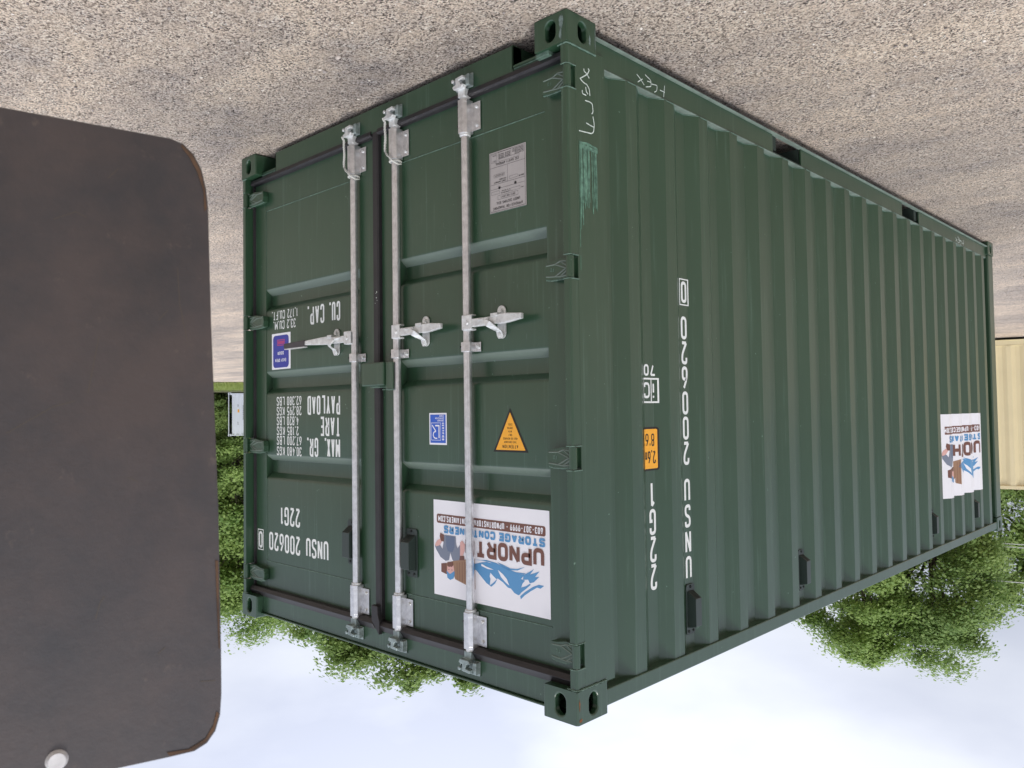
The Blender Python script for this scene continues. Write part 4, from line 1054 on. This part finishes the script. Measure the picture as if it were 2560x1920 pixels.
mm = N(t, 'ShaderNodeMix', data_type='RGBA'); t.links.new(r2.outputs[0], mm.inputs['Factor']); t.links.new(r1.outputs[0], mm.inputs['A']); mm.inputs['B'].default_value = (.16, .115, .085, 1); t.links.new(mm.outputs['Result'], b.inputs['Base Color'])
b.inputs['Roughness'].default_value = .34; b.inputs['Specular IOR Level'].default_value = .95
rm = N(t, 'ShaderNodeMapRange'); rm.inputs['To Min'].default_value = .22; rm.inputs['To Max'].default_value = .62; t.links.new(n3.outputs[0], rm.inputs[0]); t.links.new(rm.outputs[0], b.inputs['Roughness'])
bp = N(t, 'ShaderNodeBump'); bp.inputs['Strength'].default_value = .25; bp.inputs['Distance'].default_value = .003; t.links.new(n2.outputs[0], bp.inputs['Height']); t.links.new(bp.outputs[0], b.inputs['Normal'])
OUT = [(.0389,-.3043),(.0243,-.3006),(.0129,-.2904),(.0044,-.2742),(-.0006,-.2526),(-.0026,-.2316),(-.004,-.1733),(-.0059,-.0994),(-.0089,-.0205),(-.0113,.0478),(-.0137,.1107),(-.0146,.1681),(-.0156,.2201),(-.0165,.2668),(-.0169,.3185),(-.0154,.3413),(-.0103,.3581),(-.0014,.3692),(.0123,.375),(.0362,.3751)]
OUT = OUT + [(.58, .366), (.62, .33), (.62, -.25), (.58, -.315)]
base = Vector((-.9546, -1.8086, 0)); U = Vector((.2183, -.9759, 0))
sp_ = empty('steel_plate', base, math.atan2(U.y, U.x), 'dark rusty steel plate with rounded corners and one pale bolt head, close to the camera', 'steel plate')
# local x along U, local y = away from or towards the camera
mb = MB(); mb.prism([(a, b_+1.4664) for a, b_ in OUT], -.0, .010, 'y')
mb.build('plate', PM, sp_, bevel=.0025, seg=2)
side = -1
mb = MB(); mb.cyl((.1445, -.0005, 1.4664+.3515), (.1445, -.005, 1.4664+.3515), .0105, 24, .008)
mb.cyl((.1445, .0105, 1.4664+.3515), (.1445, .015, 1.4664+.3515), .0105, 24, .008)
mb.each('bolt', mat('pale_bolt', (.72, .71, .70), .5, .2, vary=.1, vscale=80), sp_, smooth=True, ang=30)
rb = random.Random(9); PRUST = mat('old_rust', (.10, .055, .03), .8, vary=.4, vscale=40)
for (i0, i1, nm) in ((15, 19, 0), (1, 5, 1), (11, 13, 2)):
    P = [Vector((OUT[i][0], OUT[i][1]+1.4664)) for i in range(i0, i1+1)]
    inn = [p + Vector((.0042+rb.uniform(-.002, .002), (-.0055 if nm == 0 else .004 if nm == 1 else 0)*(1+rb.uniform(-.3, .3)))) for p in P]
    P = [p + Vector((.0015, -.0015 if nm == 0 else .001)) for p in P]
    for yy in (-.0006, .0106):
        mb = MB(); mb.prism([(p.x, p.y) for p in P] + [(p.x, p.y) for p in reversed(inn)], yy-.0003, yy+.0003, 'y')
        mb.build('rust_streak', PRUST, sp_)
SCR = mat('plate_scratch', (.10, .08, .06), .6)
for P in ([(.19, .02), (.15, -.006), (.13, -.012)], [(.118, -.02), (.108, -.08)], [(.11, .215), (.106, .20), (.102, .193)], [(.006, .30), (-.010, .302)], [(.05, .262), (.042, .256)], [(.15, -.20), (.13, -.21), (.12, -.205)], [(.05, -.10), (.04, -.112)], [(.08, .07), (.07, .075)], [(.03, -.16), (.028, -.12), (.02, -.08)], [(.10, -.25), (.09, -.262)]):
    o_ = []; ribbon(o_, [(a, b_+1.4664) for a, b_ in P], .0007, False, 0); dd_ = Decal(lambda u, v, l: (u, (-.0004), v)); dd_.put(o_, SCR); dd_.build('scratch', sp_)
    dd_ = Decal(lambda u, v, l: (u, .0104, v)); dd_.put(o_, SCR); dd_.build('scratch', sp_)
mb = MB(); mb.box(.44, .50, .011, .071, -.02, 1.80); mb.build('post', PM, sp_, bevel=.004)

# ------------------------------------------------------------------ trees
def leafmat(name, c1, c2, tr=.5):
    m = bpy.data.materials.new(name); m.use_nodes = True; t = m.node_tree; t.nodes.clear(); L = t.links.new
    out = N(t, 'ShaderNodeOutputMaterial'); gi = N(t, 'ShaderNodeNewGeometry'); co = N(t, 'ShaderNodeTexCoord')
    n = N(t, 'ShaderNodeTexNoise'); n.inputs['Scale'].default_value = .55; n.inputs['Detail'].default_value = 3; L(co.outputs['Object'], n.inputs['Vector'])
    ad = N(t, 'ShaderNodeMath', operation='MULTIPLY_ADD'); L(gi.outputs['Random Per Island'], ad.inputs[0]); ad.inputs[1].default_value = .55; 
    mr = N(t, 'ShaderNodeMapRange'); mr.inputs['From Min'].default_value = .3; mr.inputs['From Max'].default_value = .7; mr.inputs['To Min'].default_value = -.1; mr.inputs['To Max'].default_value = .55; L(n.outputs[0], mr.inputs[0]); L(mr.outputs[0], ad.inputs[2])
    r = N(t, 'ShaderNodeValToRGB'); r.color_ramp.elements[0].color = (*c1, 1); r.color_ramp.elements[1].color = (*c2, 1); L(ad.outputs[0], r.inputs[0])
    d = N(t, 'ShaderNodeBsdfPrincipled'); d.inputs['Roughness'].default_value = .55; d.inputs['Specular IOR Level'].default_value = .3; L(r.outputs[0], d.inputs['Base Color'])
    tl = N(t, 'ShaderNodeBsdfTranslucent'); L(r.outputs[0], tl.inputs[0])
    mx = N(t, 'ShaderNodeMixShader'); mx.inputs[0].default_value = tr; L(d.outputs[0], mx.inputs[1]); L(tl.outputs[0], mx.inputs[2]); L(mx.outputs[0], out.inputs[0])
    return m
LEAF_A = leafmat('maple_leaf', (.15, .27, .065), (.45, .58, .19))
LEAF_B = leafmat('oak_leaf', (.13, .24, .065), (.40, .52, .18))
LEAF_C = leafmat('dark_leaf', (.11, .19, .05), (.34, .44, .12))
BARK = mat('bark', (.075, .062, .05), .95, vary=.35, vscale=6, bump=.8, bscale=18)
def tree(name, az, dist, top, bot, rad, leaf, m, seed, label, nb=70, nl=420, group=None, squash=1.0, fill=.3, z0=None, sp=.42):
    rg = np.random.default_rng(seed); a = R(az)
    x = -1.827+dist*math.cos(a); y = -2.219+dist*math.sin(a); zb = hgt(x, y)-.05
    H = top; root = empty(name, (x, y, zb), 0, label, 'tree', group)
    cz = (top+bot)/2; rz = (top-bot)/2
    # clump centres in the crown volume, denser towards the outside
    d = rg.standard_normal((nb, 3)); d /= np.linalg.norm(d, axis=1)[:, None]
    rr = (fill + (1-fill)*rg.random(nb))**.45
    c = d*rr[:, None]; c[:, 0] *= rad; c[:, 1] *= rad*squash; c[:, 2] = cz + c[:, 2]*rz*(1-.12*rg.random(nb))
    lob = 1 + .16*np.sin(np.arctan2(d[:, 1], d[:, 0])*3+seed) + .10*np.sin(d[:, 2]*6+seed*2); c[:, 0] *= lob; c[:, 1] *= lob
    cr_ = rad*sp*(.55+.7*rg.random(nb))
    # leaves
    P = []; 
    k = nb*nl
    ci = rg.integers(0, nb, k)
    off = rg.standard_normal((k, 3)); off /= np.linalg.norm(off, axis=1)[:, None]
    off *= (rg.random((k, 1))**.45)*cr_[ci][:, None]; off[:, 2] *= .62
    # twiggy texture: gather leaves on sprays
    spn = rg.integers(0, 26, k); sd_ = rg.standard_normal((nb*26, 3))*.5
    off = off*.78 + sd_[ci*26+spn]*cr_[ci][:, None]*.42*np.array([1, 1, .6])
    p = c[ci] + off; p[:, 2] = np.maximum(p[:, 2], bot*.6)
    nrm = rg.standard_normal((k, 3))*.55 + off/np.linalg.norm(off, axis=1)[:, None]*.7 + (c[ci]-np.array([0, 0, cz-rz*.4]))/rad*.45; nrm[:, 2] = np.abs(nrm[:, 2])+.35; nrm /= np.linalg.norm(nrm, axis=1)[:, None]
    t1 = np.cross(nrm, rg.standard_normal((k, 3))); t1 /= np.linalg.norm(t1, axis=1)[:, None]; t2 = np.cross(nrm, t1)
    s = (leaf*(.6+.8*rg.random(k)))[:, None]
    V = np.stack([p - t1*s*.5, p + t2*s*.32 + nrm*s*.06, p + t1*s*.5, p - t2*s*.32 + nrm*s*.06], 1).reshape(-1, 3)
    o = np_mesh('crown', V, np.arange(k*4).reshape(-1, 4), m); COL.objects.link(o); o.parent = root
    # trunk and limbs
    q = random.Random(seed); mb = MB(); tr = max(.10, top*.017)
    trunk = [(0, 0, 0), (.05*top*.1, .02, bot*.5), (.02, -.03, bot), (q.uniform(-.1, .1)*rad, q.uniform(-.1, .1)*rad, cz), (0, 0, cz+rz*.6)]
    mb.tube(trunk, [tr*1.25, tr, tr*.85, tr*.5, tr*.15], 10)
    for i in rg.choice(nb, min(nb, 26), replace=False):
        e = Vector(c[i]); zs = max(bot*.7, min(e.z-.5*rz*.5, cz+rz*.2)); s0 = Vector((0, 0, zs*.9)); mid = s0.lerp(e, .5) + Vector((q.uniform(-.1, .1), q.uniform(-.1, .1), -.08))*rad
        mb.tube([s0, mid, e], [tr*.36, tr*.2, tr*.06], 6)
    mb.build('trunk', BARK, root, smooth=True, ang=70)
    return root
G1 = 'tall trees behind the distant white container'
tree('maple_tree', 24.2, 62, 16.0, 3.0, 4.4, .22, LEAF_A, 1, 'bright leafy tree nearest the rusty plate, behind the white container', 90, 850, G1)
tree('maple_tree', 28.6, 58, 17.2, 3.2, 4.6, .22, LEAF_A, 2, 'tallest bright green tree, right above the white container', 110, 850, G1)
tree('maple_tree', 32.3, 60, 17.2, 5, 2.9, .22, LEAF_A, 3, 'narrow bright green tree top showing over the container header', 60, 800, G1)
tree('young_maple', 26.9, 54.5, 9.0, 2.4, 1.7, .18, LEAF_A, 4, 'small pale green young tree just above the white container', 50, 420)
tree('dark_tree', 25.2, 60, 7.5, .6, 3.2, .30, LEAF_C, 5, 'low dark green tree on the brown ground beside the white container', 60, 380)
tree('dark_tree', 30.5, 64, 8.0, .6, 4.0, .30, LEAF_C, 12, 'low dark tree behind the white container', 50, 300)
G2 = 'loose tree tops showing over the door header'
tree('oak_tree', 35.0, 31, 11.5, 5.0, 1.9, .16, LEAF_B, 6, 'loose green tree top over the door header, lowest and nearest the narrow maple top', 70, 330, G2, 1, .4)
tree('oak_tree', 39.0, 30.5, 12.2, 5.0, 1.95, .16, LEAF_B, 7, 'loose green tree top over the door header, middle and widest of the three', 80, 330, G2, 1, .4)
tree('oak_tree', 42.2, 30, 11.9, 5.0, 1.4, .16, LEAF_B, 13, 'small loose tree top over the door header, nearest the container corner', 46, 330, G2, 1, .4)
tree('oak_tree', 69.5, 27, 9.4, 1.8, 1.7, .105, LEAF_A, 8, 'broad tree crown over the long side roof edge, on its open sky side', 110, 620, None, 1, .5)
tree('oak_tree', 73.6, 28, 9.65, 1.6, 1.95, .105, LEAF_B, 9, 'broad tree crown over the far end of the green container', 130, 620, None, 1, .5)
tree('oak_tree', 77.4, 36, 9.2, 1.0, 2.2, .15, LEAF_C, 10, 'dark green tree right above the cream container', 90, 440, None, 1, .5)
tree('oak_tree', 81.2, 36, 9.0, .8, 2.3, .15, LEAF_A, 11, 'green tree at the picture edge behind the cream container', 80, 440, None, 1, .5)

sh = [(25.4, 51.5, 1.6, 1.3, LEAF_C, 21, 'low green bush on the rough ground, left of the white container as it stands'), (25.9, 53.5, 2.6, 1.6, LEAF_C, 22, 'dark shrub close beside the corner post of the white container')]
for az, d, h, r, m_, sd_i, lb in sh: o = tree('shrub', az, d, h, .15, r, .12, m_, sd_i, lb, 40, 260, 'bushes beside the white container', 1, .4); o['category'] = 'bush'

# ------------------------------------------------------------------ overhead wires
WIRE = mat('aluminium_wire', (.70, .72, .74), .5)
def pole(az, d, label):
    x = -1.827+d*math.cos(R(az)); y = -2.219+d*math.sin(R(az)); z = hgt(x, y)-.05
    rt = empty('utility_pole', (x, y, z), R(az), label, 'utility pole')
    mb = MB(); mb.cyl((0, 0, 0), (0, 0, 8.4), .14, 14, .10); mb.build('shaft', BARK, rt, smooth=True)
    mb = MB(); mb.box(-.05, .05, -.14, -.10, 5.8, 8.2); mb.build('bracket', GALV, rt)
    return Vector((x, y, z))
wires = [((.1465, .1478), 'lower double wire'), ((.1868, .1868), 'upper wire')]
A_ = (60, 23); B_ = (96, 23)
def wpt(az, d, slope): return Vector((-1.827+d*math.cos(R(az)), -2.219+d*math.sin(R(az)), 1.472+slope*d))
pA = pole(60, 29.7, 'wooden utility pole hidden behind the green container'); pB = pole(97, 29.7, 'wooden utility pole outside the view beyond the cream container')
for nm, sA, sB, off in (('lower of the three pale overhead wires crossing the trees left of the container', .1580, .1580, 0), ('second pale overhead wire, close above the lowest one', .1612, .1612, 0), ('highest of the three pale overhead wires crossing the trees', .196, .196, 0)):
    a, b = wpt(60, 29.5, sA), wpt(97, 29.5, sB); P = []
    for i in range(33):
        t_ = i/32; p = a.lerp(b, t_); p.z -= 4*.55*t_*(1-t_); P.append(p)
    mb = MB(); mb.tube(P, .013, 6); o = mb.build('overhead_wire', WIRE, None, smooth=True); tag(o, nm, 'wire', 'overhead wires in front of the trees')
